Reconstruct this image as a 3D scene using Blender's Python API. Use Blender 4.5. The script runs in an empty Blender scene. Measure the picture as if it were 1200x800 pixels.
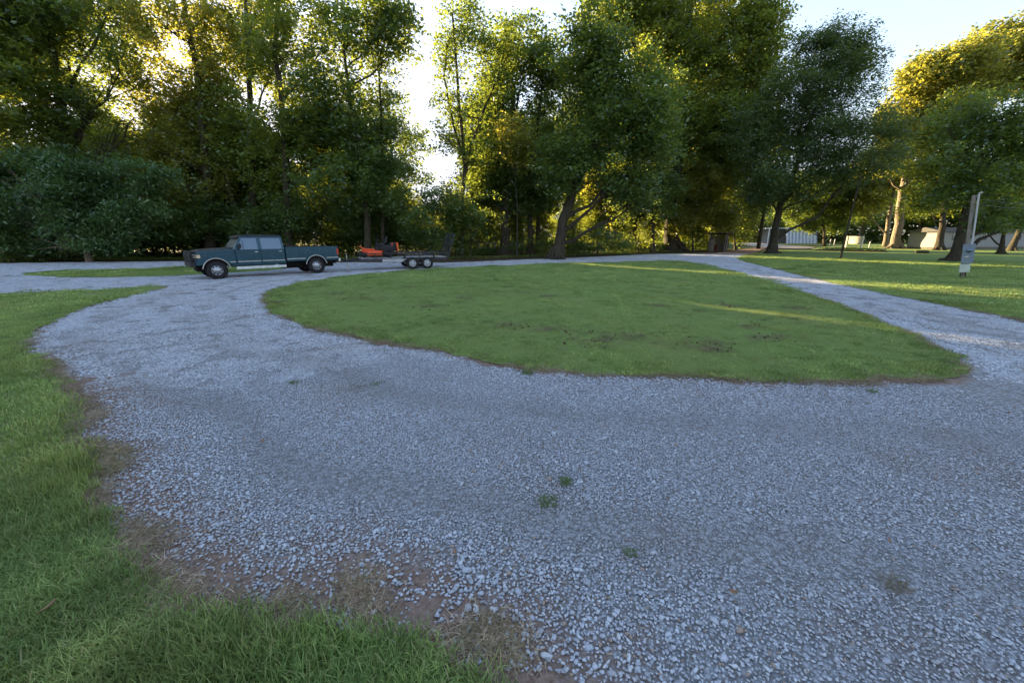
import bpy, math, random
import numpy as np
from mathutils import Vector, Matrix
from mathutils.geometry import delaunay_2d_cdt

# ------------------------------------------------------------------ camera, world, sun, exposure
S = bpy.context.scene
C = S.collection
R = math.radians
CAM_H, PITCH, FPX = 1.9, math.atan(123 / 450), 450.0      # pixels are those of a 1200x800 picture
cam_d = bpy.data.cameras.new('camera')
cam_d.sensor_width = 36; cam_d.lens = FPX / 1200 * 36
cam_d.clip_start = 0.05; cam_d.clip_end = 3000
cam = bpy.data.objects.new('camera', cam_d); C.objects.link(cam)
cam.location = (0, 0, CAM_H); cam.rotation_euler = (R(90) - PITCH, 0, 0)
S.camera = cam
SUN_EL, SUN_AZ = R(10), R(-40.5)                            # azimuth from +Y, negative = left
w = bpy.data.worlds.new('World'); S.world = w; w.use_nodes = True
wn = w.node_tree.nodes; wl = w.node_tree.links
sky = wn.new('ShaderNodeTexSky'); sky.sky_type = 'NISHITA'; sky.sun_disc = False
sky.sun_elevation = SUN_EL; sky.sun_rotation = SUN_AZ
sky.altitude = 100; sky.air_density = 1.0; sky.dust_density = 0.4; sky.ozone_density = 1.5
bg = wn['Background']; bg.inputs['Strength'].default_value = 0.15
wt = wn.new('ShaderNodeMix'); wt.data_type = 'RGBA'; wt.blend_type = 'MULTIPLY'; wt.inputs[0].default_value = 1.0
wt.inputs[7].default_value = (.94, .935, 1.06, 1)         # white balance
# tone curve on the sky colour evens out its light: its brightest parts are held back smoothly, everywhere alike
SK = 1.7
va = wn.new('ShaderNodeVectorMath'); va.operation = 'ADD'; va.inputs[1].default_value = (SK, SK, SK)
vd = wn.new('ShaderNodeVectorMath'); vd.operation = 'DIVIDE'
vm = wn.new('ShaderNodeVectorMath'); vm.operation = 'SCALE'; vm.inputs['Scale'].default_value = SK
wl.new(sky.outputs[0], va.inputs[0]); wl.new(sky.outputs[0], vd.inputs[0]); wl.new(va.outputs[0], vd.inputs[1]); wl.new(vd.outputs[0], vm.inputs[0])
wl.new(vm.outputs[0], wt.inputs[6]); wl.new(wt.outputs[2], bg.inputs['Color'])
SUN = Vector((math.sin(SUN_AZ) * math.cos(SUN_EL), math.cos(SUN_AZ) * math.cos(SUN_EL), math.sin(SUN_EL)))
sd = bpy.data.lights.new('sun', 'SUN'); sd.energy = 3.9; sd.angle = R(0.5); sd.color = (1.0, 0.76, 0.42)
so = bpy.data.objects.new('sun', sd); C.objects.link(so)
so.location = SUN * 200; so.rotation_euler = (-SUN).to_track_quat('-Z', 'Y').to_euler()
vs = S.view_settings
vs.view_transform = 'Standard'; vs.look = 'None'; vs.gamma = 1; vs.use_curve_mapping = False
vs.exposure = 3.22
try:
    cy = S.cycles
    cy.max_bounces = 8; cy.diffuse_bounces = 6; cy.glossy_bounces = 2; cy.transmission_bounces = 4
    cy.transparent_max_bounces = 6; cy.caustics_reflective = False; cy.caustics_refractive = False
except Exception:
    pass

rng = np.random.default_rng(7)
rnd = random.Random(11)

# ------------------------------------------------------------------ picture <-> place helpers
ct, st = math.cos(PITCH), math.sin(PITCH)
def ray(px, py):
    x = (px - 600) / FPX; u = -(py - 400) / FPX
    return x, ct + u * st, -st + u * ct
def G(px, py, z=0.0):
    x, y, zz = ray(px, py); t = (z - CAM_H) / zz
    return Vector((x * t, y * t, z))
def AT(px, py, Y):
    x, y, zz = ray(px, py); t = Y / y
    return Vector((x * t, Y, CAM_H + zz * t))
def P2(pts): return np.array([list(G(a, b)[:2]) for a, b in pts])

_hs = [(0.9, 1.7, .3, .006), (-1.9, .8, 1.1, .006), (.35, -.5, 2.0, .02), (.6, .31, 4.0, .014), (2.6, 2.2, .7, .003)]
def H(x, y):
    x = np.asarray(x, float); y = np.asarray(y, float); h = 0
    for a, b, c, m in _hs: h = h + m * np.sin(a * x + b * y + c)
    f = np.clip((45 - np.hypot(x, y)) / 25, 0, 1)
    return h * f
def vnoise(x, y, s=1.0, seed=0):
    """smooth value noise 0..1"""
    x = np.asarray(x, float) / s; y = np.asarray(y, float) / s
    xi = np.floor(x).astype(np.int64); yi = np.floor(y).astype(np.int64)
    fx = x - xi; fy = y - yi; fx = fx * fx * (3 - 2 * fx); fy = fy * fy * (3 - 2 * fy)
    def hsh(a, b):
        n = (a * 374761393 + b * 668265263 + seed * 1442695041) & 0x7fffffff
        n = ((n ^ (n >> 13)) * 1274126177) & 0x7fffffff
        return ((n ^ (n >> 16)) & 0xffff) / 65535.0
    return (hsh(xi, yi) * (1 - fx) + hsh(xi + 1, yi) * fx) * (1 - fy) + (hsh(xi, yi + 1) * (1 - fx) + hsh(xi + 1, yi + 1) * fx) * fy

# ------------------------------------------------------------------ objects
def tag(o, label=None, cat=None, group=None, kind=None):
    if label: o['label'] = label
    if cat: o['category'] = cat
    if group: o['group'] = group
    if kind: o['kind'] = kind
    return o
def empty(name, loc, rz=0.0, label=None, cat=None, group=None):
    o = bpy.data.objects.new(name, None); C.objects.link(o)
    o.location = loc; o.rotation_euler = (0, 0, rz); o.empty_display_size = .2
    return tag(o, label, cat, group)
def link_mesh(name, me, mat, parent=None, smooth=False):
    if mat is not None and not me.materials: me.materials.append(mat)
    if smooth:
        me.polygons.foreach_set('use_smooth', np.ones(len(me.polygons), bool))
    o = bpy.data.objects.new(name, me); C.objects.link(o)
    if parent is not None: o.parent = parent
    return o
def np_mesh(name, V, F, attrs=None):
    """V (n,3), F (m,k) same k"""
    V = np.asarray(V, np.float32); F = np.asarray(F, np.int32); k = F.shape[1]
    me = bpy.data.meshes.new(name)
    me.vertices.add(len(V)); me.vertices.foreach_set('co', V.ravel())
    me.loops.add(F.size); me.loops.foreach_set('vertex_index', F.ravel())
    me.polygons.add(len(F)); me.polygons.foreach_set('loop_start', np.arange(len(F), dtype=np.int32) * k)
    try: me.polygons.foreach_set('loop_total', np.full(len(F), k, np.int32))
    except Exception: pass
    for nm, dom, dat in (attrs or []):
        a = me.attributes.new(nm, 'FLOAT', dom); a.data.foreach_set('value', np.asarray(dat, np.float32).ravel())
    me.update(calc_edges=True)
    return me
class MB:
    def __init__(s): s.v = []; s.f = []
    def add(s, vs, fs):
        n = len(s.v); s.v += [tuple(v) for v in vs]; s.f += [tuple(i + n for i in f) for f in fs]; return s
    def box(s, a, b, M=None):
        (x0, y0, z0), (x1, y1, z1) = a, b
        vs = [Vector(p) for p in ((x0,y0,z0),(x1,y0,z0),(x1,y1,z0),(x0,y1,z0),(x0,y0,z1),(x1,y0,z1),(x1,y1,z1),(x0,y1,z1))]
        if M is not None: vs = [M @ p for p in vs]
        return s.add(vs, [(0,3,2,1),(4,5,6,7),(0,1,5,4),(1,2,6,5),(2,3,7,6),(3,0,4,7)])
    def prism(s, poly, y0, y1, M=None):
        """poly in (x,z), swept along y; y0/y1 may be functions of (x,z)"""
        n = len(poly); f0 = y0 if callable(y0) else (lambda x, z: y0); f1 = y1 if callable(y1) else (lambda x, z: y1)
        vs = [Vector((x, f0(x, z), z)) for x, z in poly] + [Vector((x, f1(x, z), z)) for x, z in poly]
        if M is not None: vs = [M @ p for p in vs]
        fs = [tuple(range(n)), tuple(range(2 * n - 1, n - 1, -1))]
        fs += [(i, i + n, (i + 1) % n + n, (i + 1) % n) for i in range(n)]
        return s.add(vs, fs)
    def tube(s, pts, rad, sides=8, cap=True):
        pts = [Vector(p) for p in pts]; n = len(pts)
        if not hasattr(rad, '__len__'): rad = [rad] * n
        base = len(s.v); prev = None
        for i, p in enumerate(pts):
            d = (pts[min(i + 1, n - 1)] - pts[max(i - 1, 0)])
            if d.length < 1e-6: d = Vector((0, 0, 1))
            d.normalize()
            if prev is None:
                a = d.orthogonal().normalized()
            else:
                a = (prev - d * prev.dot(d)); a = a.normalized() if a.length > 1e-6 else d.orthogonal().normalized()
            prev = a; b = d.cross(a)
            for k in range(sides):
                t = 2 * math.pi * k / sides
                s.v.append(tuple(p + (a * math.cos(t) + b * math.sin(t)) * rad[i]))
        for i in range(n - 1):
            for k in range(sides):
                k2 = (k + 1) % sides
                s.f.append((base + i * sides + k, base + i * sides + k2, base + (i + 1) * sides + k2, base + (i + 1) * sides + k))
        if cap:
            s.f.append(tuple(base + k for k in range(sides))[::-1]); s.f.append(tuple(base + (n - 1) * sides + k for k in range(sides)))
        return s
    def lathe(s, prof, n=24, M=None, axis='y'):
        """prof list of (offset along axis, radius)"""
        base = len(s.v)
        for o, r in prof:
            for k in range(n):
                t = 2 * math.pi * k / n
                p = Vector((r * math.cos(t), o, r * math.sin(t))) if axis == 'y' else Vector((r * math.cos(t), r * math.sin(t), o))
                if M is not None: p = M @ p
                s.v.append(tuple(p))
        for i in range(len(prof) - 1):
            for k in range(n):
                k2 = (k + 1) % n
                s.f.append((base + i * n + k, base + i * n + k2, base + (i + 1) * n + k2, base + (i + 1) * n + k))
        return s
    def disc(s, c, r, n=16, M=None):
        vs = [Vector((c[0] + r * math.cos(2 * math.pi * k / n), c[1], c[2] + r * math.sin(2 * math.pi * k / n))) for k in range(n)]
        if M is not None: vs = [M @ p for p in vs]
        return s.add(vs, [tuple(range(n))])
    def build(s, name, mat, parent=None, bevel=0, smooth=False, seg=2):
        me = bpy.data.meshes.new(name); me.from_pydata(s.v, [], s.f); me.validate(); me.update()
        import bmesh
        bm = bmesh.new(); bm.from_mesh(me); bmesh.ops.recalc_face_normals(bm, faces=bm.faces); bm.to_mesh(me); bm.free()
        o = link_mesh(name, me, mat, parent, smooth)
        if bevel:
            m = o.modifiers.new('bevel', 'BEVEL'); m.width = bevel; m.segments = seg; m.limit_method = 'ANGLE'; m.angle_limit = R(30)
            me.polygons.foreach_set('use_smooth', np.ones(len(me.polygons), bool)); m.harden_normals = True
        elif smooth:
            try:
                e = me.edges; me.set_sharp_from_angle(angle=R(35))
            except Exception: pass
        return o
def copy_tree(o, parent=None):
    c = o.copy(); C.objects.link(c); c.parent = parent
    for ch in list(o.children): copy_tree(ch, c)
    return c

# ------------------------------------------------------------------ materials
def lin(r, g, b):
    f = lambda c: (c / 255 / 12.92) if c / 255 <= .04045 else ((c / 255 + .055) / 1.055) ** 2.4
    return (f(r), f(g), f(b), 1)
class NT:
    def __init__(s, name):
        s.m = bpy.data.materials.new(name); s.m.use_nodes = True
        s.n = s.m.node_tree.nodes; s.l = s.m.node_tree.links; s.n.clear()
        s.out = s.n.new('ShaderNodeOutputMaterial')
    def N(s, t, **k):
        nd = s.n.new(t)
        for a, b in k.items():
            if a.startswith('_'): setattr(nd, a[1:], b)
        return nd
    def inp(s, nd, key, v):
        if hasattr(v, 'node'): s.l.new(v, nd.inputs[key])
        else: nd.inputs[key].default_value = v
    def pos(s): return s.N('ShaderNodeNewGeometry').outputs['Position']
    def obj(s): return s.N('ShaderNodeTexCoord').outputs['Object']
    def attr(s, name):
        a = s.N('ShaderNodeAttribute'); a.attribute_name = name; return a.outputs['Fac']
    def noise(s, vec, scale, detail=3, rough=.55, dist=0):
        nd = s.N('ShaderNodeTexNoise'); s.inp(nd, 'Vector', vec); s.inp(nd, 'Scale', scale); s.inp(nd, 'Detail', detail)
        s.inp(nd, 'Roughness', rough); s.inp(nd, 'Distortion', dist); return nd.outputs['Fac']
    def vor(s, vec, scale, feature='F1', out='Distance'):
        nd = s.N('ShaderNodeTexVoronoi'); nd.feature = feature; s.inp(nd, 'Vector', vec); s.inp(nd, 'Scale', scale); return nd.outputs[out]
    def ramp(s, fac, stops):
        nd = s.N('ShaderNodeValToRGB'); e = nd.color_ramp.elements
        while len(e) < len(stops): e.new(.5)
        for i, (p, c) in enumerate(stops):
            e[i].position = p; e[i].color = c if hasattr(c, '__len__') else (c, c, c, 1)
        s.inp(nd, 'Fac', fac); return nd.outputs['Color']
    def mix(s, fac, a, b, mode='MIX'):
        nd = s.N('ShaderNodeMix'); nd.data_type = 'RGBA'; nd.blend_type = mode
        s.inp(nd, 0, fac); s.inp(nd, 6, a); s.inp(nd, 7, b); return nd.outputs[2]
    def math(s, op, a, b=0.0, c=0.0, clamp=False):
        nd = s.N('ShaderNodeMath'); nd.operation = op; nd.use_clamp = clamp
        s.inp(nd, 0, a); s.inp(nd, 1, b)
        if op in ('MULTIPLY_ADD',): s.inp(nd, 2, c)
        return nd.outputs[0]
    def bump(s, h, strength, dist):
        nd = s.N('ShaderNodeBump'); s.inp(nd, 'Height', h); s.inp(nd, 'Strength', strength); s.inp(nd, 'Distance', dist); return nd.outputs['Normal']
    def pbsdf(s, color, rough=.8, metal=0, spec=.3, normal=None, coat=0):
        b = s.N('ShaderNodeBsdfPrincipled'); s.inp(b, 'Base Color', color); s.inp(b, 'Roughness', rough); s.inp(b, 'Metallic', metal)
        s.inp(b, 'Specular IOR Level', spec)
        if normal is not None: s.l.new(normal, b.inputs['Normal'])
        if coat: s.inp(b, 'Coat Weight', coat); s.inp(b, 'Coat Roughness', .08)
        return b.outputs[0]
    def done(s, sh): s.l.new(sh, s.out.inputs['Surface']); return s.m

def simple(name, col, rough=.6, metal=0, spec=.3, var=.25, scale=6, coat=0):
    t = NT(name); n = t.noise(t.obj(), scale, 5, .6)
    dark = tuple(c * (1 - var) for c in col[:3]) + (1,); lite = tuple(min(1, c * (1 + var)) for c in col[:3]) + (1,)
    col_ = t.ramp(n, [(.3, dark), (.7, lite)])
    r_ = t.math('MULTIPLY_ADD', n, .25, rough - .12)
    return t.done(t.pbsdf(col_, r_, metal, spec, None, coat))
M = {}
def leaf_mat(name, dark, mid, lite, trans, tw=.42):
    t = NT(name); a = t.attr('tone')
    c = t.ramp(a, [(0, dark), (.5, mid), (1, lite)])
    tc = t.mix(.35, trans, c)
    d = t.N('ShaderNodeBsdfDiffuse'); t.inp(d, 'Color', c)
    tr = t.N('ShaderNodeBsdfTranslucent'); t.inp(tr, 'Color', tc)
    g = t.N('ShaderNodeBsdfGlossy'); t.inp(g, 'Color', (.9, .95, 1, 1)); t.inp(g, 'Roughness', .45)
    m1 = t.N('ShaderNodeMixShader'); t.inp(m1, 0, tw); t.l.new(d.outputs[0], m1.inputs[1]); t.l.new(tr.outputs[0], m1.inputs[2])
    m2 = t.N('ShaderNodeMixShader'); t.inp(m2, 0, .05); t.l.new(m1.outputs[0], m2.inputs[1]); t.l.new(g.outputs[0], m2.inputs[2])
    return t.done(m2.outputs[0])
M['leaf_dark'] = leaf_mat('leaf dark', (.025, .055, .018, 1), (.06, .12, .03, 1), (.12, .20, .05, 1), (.36, .42, .04, 1), .5)
M['leaf_blue'] = leaf_mat('leaf bluish', (.03, .06, .018, 1), (.068, .125, .032, 1), (.125, .195, .055, 1), (.16, .32, .05, 1), .36)
M['leaf_mid'] = leaf_mat('leaf mid', (.038, .075, .016, 1), (.085, .15, .03, 1), (.165, .23, .05, 1), (.50, .52, .04, 1), .5)
M['leaf_gold'] = leaf_mat('leaf sunlit gold', (.045, .075, .014, 1), (.11, .15, .025, 1), (.22, .22, .04, 1), (.66, .60, .07, 1), .52)  # gold of the low sun put into the leaf colour, yellower than leaf_mid
M['leaf_fine'] = leaf_mat('leaf fine oak', (.025, .05, .022, 1), (.05, .095, .038, 1), (.095, .15, .055, 1), (.30, .36, .03, 1), .4)
def bark(name, a, b, sc=3):
    t = NT(name); v = t.N('ShaderNodeMapping'); t.inp(v, 'Vector', t.pos()); v.inputs['Scale'].default_value = (sc * 2, sc * 2, sc * .35)
    n = t.noise(v.outputs[0], 1.6, 6, .65); n2 = t.noise(t.pos(), .9, 2)
    c = t.ramp(n, [(.32, a), (.68, b)]); c = t.mix(t.math('MULTIPLY', n2, .35), c, (.05, .065, .03, 1))
    return t.done(t.pbsdf(c, .92, 0, .15, t.bump(n, .9, .12)))
M['bark'] = bark('bark dark', (.018, .014, .011, 1), (.085, .064, .048, 1))
M['bark_pale'] = bark('bark pale', (.10, .075, .055, 1), (.32, .25, .19, 1))

def stone_mat():
    t = NT('crushed limestone'); a = t.attr('tone'); p = t.pos()
    c = t.ramp(a, [(0, (.26, .27, .295, 1)), (.25, (.35, .365, .405, 1)), (.55, (.42, .44, .49, 1)), (.8, (.48, .50, .54, 1)), (.93, (.50, .515, .54, 1)), (.975, (.34, .27, .22, 1)), (1, (.28, .215, .17, 1))])
    n = t.noise(p, 160, 3); c = t.mix(.35, c, t.ramp(n, [(.3, .35), (.7, .75)]), 'OVERLAY')
    big = t.ramp(t.noise(p, .55, 3, .6), [(.52, 0), (.74, 1)])
    c = t.mix(t.math('MULTIPLY', big, .35), c, (.33, .27, .23, 1))
    sm = t.ramp(t.noise(p, 2.7, 4, .6, .4), [(.60, 0), (.72, 1)])
    c = t.mix(t.math('MULTIPLY', sm, .28), c, (.28, .21, .165, 1))
    ra = t.N('ShaderNodeAttribute'); ra.attribute_type = 'INSTANCER'; ra.attribute_name = 'rut'
    c = t.mix(t.math('MULTIPLY', ra.outputs['Fac'], .5), c, (.26, .245, .235, 1))
    return t.done(t.pbsdf(c, .78, 0, .3, t.bump(n, .5, .003)))
M['stone'] = stone_mat()
def drive_mat():
    t = NT('driveway gravel bed'); p = t.pos()
    ce = t.vor(p, 34, 'F1', 'Color'); d = t.vor(p, 34, 'F1', 'Distance')
    g = t.N('ShaderNodeSeparateColor'); t.inp(g, 'Color', ce)
    c = t.ramp(g.outputs[0], [(0, (.17, .175, .185, 1)), (.5, (.30, .31, .335, 1)), (1, (.43, .44, .47, 1))])
    c = t.mix(t.ramp(d, [(.25, 0), (.75, 1)]), c, (.17, .16, .155, 1))
    big = t.ramp(t.noise(p, .55, 3, .6), [(.52, 0), (.74, 1)])
    c = t.mix(t.math('MULTIPLY', big, .6), c, (.16, .115, .09, 1))
    e = t.attr('edge')                                   # metres inside the edge: thinning gravel over brown soil
    n = t.noise(p, 1.6, 5, .65)
    k = t.math('SUBTRACT', t.math('MULTIPLY', n, .9), e); k = t.ramp(t.math('ADD', k, .1), [(0, 0), (.35, 1)])
    c = t.mix(t.math('MULTIPLY', k, .85), c, t.ramp(t.noise(p, 22, 5, .7), [(.3, (.11, .058, .038, 1)), (.7, (.30, .20, .145, 1))]))
    hgt = t.math('SUBTRACT', 1, d)
    return t.done(t.pbsdf(c, .9, 0, .2, t.bump(hgt, .8, .02)))
M['drive'] = drive_mat()
def soil_mat():
    t = NT('soil and litter'); p = t.pos()
    c = t.ramp(t.noise(p, 9, 6, .7), [(.25, (.03, .02, .014, 1)), (.55, (.085, .055, .036, 1)), (.8, (.20, .14, .09, 1))])
    g = t.ramp(t.noise(p, .35, 4, .6), [(.40, 0), (.56, 1)])
    gr = t.ramp(t.noise(p, 3, 5, .7), [(.3, (.022, .04, .012, 1)), (.7, (.06, .09, .022, 1))])
    geo = t.N('ShaderNodeSeparateXYZ'); t.inp(geo, 'Vector', p)
    far = t.math('SUBTRACT', geo.outputs['Y'], 36); far = t.ramp(t.math('DIVIDE', far, 12, clamp=True), [(0, .25), (1, 1)])
    c = t.mix(t.math('MAXIMUM', t.math('MULTIPLY', far, g), t.ramp(t.math('DIVIDE', t.math('SUBTRACT', geo.outputs['Y'], 50), 20, clamp=True), [(0, 0), (1, 1)])), c, gr)
    return t.done(t.pbsdf(c, .95, 0, .1, t.bump(t.noise(p, 25, 5, .7), .8, .02)))
M['soil'] = soil_mat()
def lawn_mat(name, a, b, dry):
    t = NT(name); p = t.pos()
    c = t.ramp(t.noise(p, 14, 6, .75), [(.3, a), (.7, b)])
    c = t.mix(t.ramp(t.noise(p, .5, 4, .6), [(.45, 0), (.75, .55)]), c, dry)
    e = t.attr('edge'); n = t.noise(p, 3.0, 4, .65)
    k = t.ramp(t.math('SUBTRACT', t.math('MULTIPLY', n, .11), e), [(0, 0), (.1, 1)])
    c = t.mix(k, c, t.ramp(t.noise(p, 22, 5, .7), [(.3, (.12, .07, .048, 1)), (.7, (.30, .21, .15, 1))]))
    c = t.mix(t.math('MULTIPLY', t.ramp(t.noise(p, 1.1, 5, .6), [(.62, 0), (.70, 1)]), .6), c, (.06, .045, .022, 1))
    return t.done(t.pbsdf(c, .95, 0, .1, t.bump(t.noise(p, 40, 5, .8), 1, .03)))
M['lawn'] = lawn_mat('lawn turf', (.12, .175, .045, 1), (.21, .28, .08, 1), (.22, .20, .08, 1))
def blade_mat(name, stops, trans):
    t = NT(name); a = t.attr('tone'); p = t.pos()
    c = t.ramp(a, stops)
    big = t.ramp(t.noise(p, .6, 4, .6), [(.42, 0), (.72, 1)])
    c = t.mix(t.math('MULTIPLY', big, .45), c, (.30, .28, .09, 1))
    sm = t.ramp(t.noise(p, 7, 4, .7), [(.42, 0), (.62, 1)]); c = t.mix(t.math('MULTIPLY', sm, .30), c, (.09, .14, .035, 1))
    ra = t.N('ShaderNodeAttribute'); ra.attribute_type = 'INSTANCER'; ra.attribute_name = 'rut'
    hs = t.N('ShaderNodeHueSaturation'); t.inp(hs, 'Color', c); t.l.new(t.math('MULTIPLY_ADD', ra.outputs['Fac'], 1.25, .55), hs.inputs['Value']); t.l.new(t.math('MULTIPLY_ADD', ra.outputs['Fac'], -.03, .515), hs.inputs['Hue']); c = hs.outputs[0]
    d = t.N('ShaderNodeBsdfDiffuse'); t.inp(d, 'Color', c)
    tr = t.N('ShaderNodeBsdfTranslucent'); t.inp(tr, 'Color', t.mix(.5, c, trans))
    g = t.N('ShaderNodeBsdfGlossy'); t.inp(g, 'Roughness', .55)
    m1 = t.N('ShaderNodeMixShader'); t.inp(m1, 0, .35); t.l.new(d.outputs[0], m1.inputs[1]); t.l.new(tr.outputs[0], m1.inputs[2])
    m2 = t.N('ShaderNodeMixShader'); t.inp(m2, 0, .02); t.l.new(m1.outputs[0], m2.inputs[1]); t.l.new(g.outputs[0], m2.inputs[2])
    return t.done(m2.outputs[0])
M['blade'] = blade_mat('grass blades', [(0, (.08, .15, .035, 1)), (.45, (.185, .30, .085, 1)), (.8, (.31, .41, .14, 1)), (.9, (.40, .39, .15, 1)), (1, (.36, .29, .18, 1))], (.30, .34, .03, 1))
M['straw'] = blade_mat('dead straw', [(0, (.14, .075, .05, 1)), (.5, (.33, .22, .155, 1)), (1, (.58, .46, .33, 1))], (.3, .22, .12, 1))
M['crumb'] = simple('dirt crumbs', (.19, .12, .085, 1), .95, 0, .1, .5, 14)
M['clod'] = simple('soil clods', (.075, .042, .026, 1), .95, 0, .1, .5, 14)
# ------------------------------------------------------------------ ground: outlines of drive and lawns
def rough_poly(P, step, amp, seed, far=25.0):
    out = []; n = len(P)
    for i in range(n):
        a = P[i]; b = P[(i + 1) % n]; L = np.hypot(*(b - a)); mid = np.hypot(*((a + b) / 2))
        stp = step * max(1, mid / 5); k = max(1, min(400, int(L / stp)))
        d = (b - a) / max(L, 1e-6); nrm = np.array([-d[1], d[0]])
        for j in range(k):
            q = a + (b - a) * j / k; dist = np.hypot(*q)
            am = amp if dist < far else amp * .6
            nz = (vnoise(q[0], q[1], .55, seed) - .5) * 1.2 + (vnoise(q[0], q[1], .14, seed + 3) - .5) * .6
            out.append(q + nrm * nz * am)
    return np.array(out)
def smooth_poly(P, it=2):
    for _ in range(it):
        Q = np.roll(P, -1, 0); n = np.empty((2 * len(P), 2)); n[0::2] = P * .75 + Q * .25; n[1::2] = P * .25 + Q * .75; P = n
    return P
def inside(X, P):
    x, y = X[:, 0], X[:, 1]; c = np.zeros(len(X), bool); n = len(P); j = n - 1
    for i in range(n):
        xi, yi = P[i]; xj, yj = P[j]
        m = ((yi > y) != (yj > y))
        if m.any():
            with np.errstate(divide='ignore', invalid='ignore'):
                xx = (xj - xi) * (y - yi) / (yj - yi) + xi
            c ^= m & (x < xx)
        j = i
    return c
def pdist(X, P):
    best = np.full(len(X), 1e9); n = len(P)
    for i in range(n):
        a = P[i]; b = P[(i + 1) % n]; d = b - a; L2 = d @ d + 1e-12
        t = np.clip(((X - a) @ d) / L2, 0, 1); q = a + t[:, None] * d - X
        best = np.minimum(best, (q ** 2).sum(1))
    return np.sqrt(best)

ISL_PX = [(309,352),(311,343),(325,337),(350,331),(400,324),(480,317),(560,312.5),(640,309.5),(720,307.2),(775,305.6),(800,306),(822,310),(870,320),(930,338),(985,358),(1035,378),(1080,397),(1112,414),(1129,428),(1128,437),(1105,446),(1060,450),(1000,450),(940,449),(880,448),(800,443),(720,440),(640,435),(590,427),(550,417),(500,408),(440,398),(380,387),(340,376),(316,365)]
ISL = smooth_poly(P2(ISL_PX), 1)
LEFT_PX = [(-420,362),(-200,351),(0,344.5),(80,341),(150,337.5),(196,335.5),(200,337),(170,342),(140,349),(100,360),(70,372),(45,388),(28,400),(32,410),(55,421),(75,440),(87,465),(94,500),(98,530),(110,575),(124,610),(138,650),(158,688),(178,705),(215,718),(270,716),(330,722),(380,735),(420,745),(470,757),(505,775),(548,790),(578,804),(600,820),(640,850)]
LEFT = np.vstack([P2(LEFT_PX), [[.05, .6], [.3, -3], [-30, -6], [-40, 3]]]); LEFT = smooth_poly(LEFT, 1)
STRIP = smooth_poly(P2([(20,321),(60,318),(125,316),(165,315),(235,312.5),(300,311.5),(345,312),(330,316),(240,321.5),(180,323.5),(110,325),(50,324)]), 1)
RIGHT_PX = [(864,301.3),(868,305),(885,310),(920,318.5),(980,332),(1050,347),(1130,363),(1200,378),(1300,402),(1450,440)]
RIGHT = np.vstack([P2(RIGHT_PX), [[34, 9], [60, 10], [150, 60], [150, 100]], P2([(1040,283.5),(955,289.5),(950,293),(905,292.6),(880,297.5)])])
RIGHT = smooth_poly(RIGHT, 1)
DRV = np.vstack([P2([(-420,311),(-150,309.5),(0,308),(110,306.8),(225,306),(330,306.5),(400,307.5),(520,307.5),(600,304.5),(700,300.6),(760,298),(800,296.8),(840,296.5),(866,292.5),(888,289.3),(898,290.2),(884,296.5)]), [[22, 35], [60, 24], [60, -6], [-60, -6], [-60, 10]]])
LANE = smooth_poly(P2([(858,283.6),(885,284.6),(915,287),(950,289),(958,290.3),(948,291.8),(910,291.4),(880,288.8),(865,286),(855,285)]), 1)
polys = {}
def sheet(name, P, z, mat, amp, seed, dome=0, step=.05, parent=None):
    P = rough_poly(P, step, amp, seed); polys[name] = P
    lo = P.min(0); hi = P.max(0); pts = []
    for s_, r0, r1 in ((.22, 0, 7), (.5, 7, 16), (1.2, 16, 40), (5, 40, 250)):
        a = np.maximum(lo, -r1); b = np.minimum(hi, r1)
        if (b <= a).any(): continue
        gx, gy = np.meshgrid(np.arange(a[0], b[0], s_), np.arange(a[1], b[1], s_)); q = np.stack([gx.ravel(), gy.ravel()], 1)
        q += rng.uniform(-.3, .3, q.shape) * s_; rr = np.hypot(q[:, 0], q[:, 1]); q = q[(rr >= r0) & (rr < r1)]
        if len(q):
            q = q[inside(q, P)]
            if len(q): q = q[pdist(q, P) > s_ * .35]; pts.append(q)
    A = np.vstack([P] + pts); n = len(P)
    r = delaunay_2d_cdt([Vector(p) for p in A], [(i, (i + 1) % n) for i in range(n)], [], 0, 1e-5)
    V = np.array([tuple(v) for v in r[0]]); F = np.array([f for f in r[2] if len(f) == 3])
    cen = V[F].mean(1); F = F[inside(cen, P)]
    a, b, c = V[F[:, 0]], V[F[:, 1]], V[F[:, 2]]
    cr = (b[:, 0]-a[:, 0])*(c[:, 1]-a[:, 1])-(b[:, 1]-a[:, 1])*(c[:, 0]-a[:, 0]); F[cr < 0] = F[cr < 0][:, ::-1]
    e = pdist(V, P); zz = H(V[:, 0], V[:, 1]) + z + dome * (1 - np.exp(-e / .25))
    me = np_mesh(name, np.column_stack([V, zz]), F, [('edge', 'POINT', e)])
    return link_mesh(name, me, mat, parent, True)

# wide ground sheet reaching the horizon (polar grid, fine near the drive)
def ground_mesh():
    na, rr = 220, np.concatenate([[0.0], np.geomspace(.4, 1500, 190)]); V = []; F = []
    an = np.arange(na) * 2 * np.pi / na
    X = rr[:, None] * np.sin(an)[None]; Y = rr[:, None] * np.cos(an)[None]
    Z = H(X, Y) - .02 - .00004 * np.clip(rr, 0, 60)[:, None]
    Z = Z + np.clip(rr - 220, 0, 1300)[:, None] * .004
    V = np.stack([X, Y, Z], -1).reshape(-1, 3)
    i, j = np.meshgrid(np.arange(len(rr) - 1), np.arange(na), indexing='ij'); i = i.ravel(); j = j.ravel(); j2 = (j + 1) % na
    F = np.stack([i * na + j, i * na + j2, (i + 1) * na + j2, (i + 1) * na + j], 1)[:, ::-1]
    return np_mesh('ground', V, F)
tag(link_mesh('ground', ground_mesh(), M['soil'], None, True), kind='structure')
tag(sheet('gravel_driveway', DRV, 0, M['drive'], .10, 1, step=.25), kind='structure')
LW = {}
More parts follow.
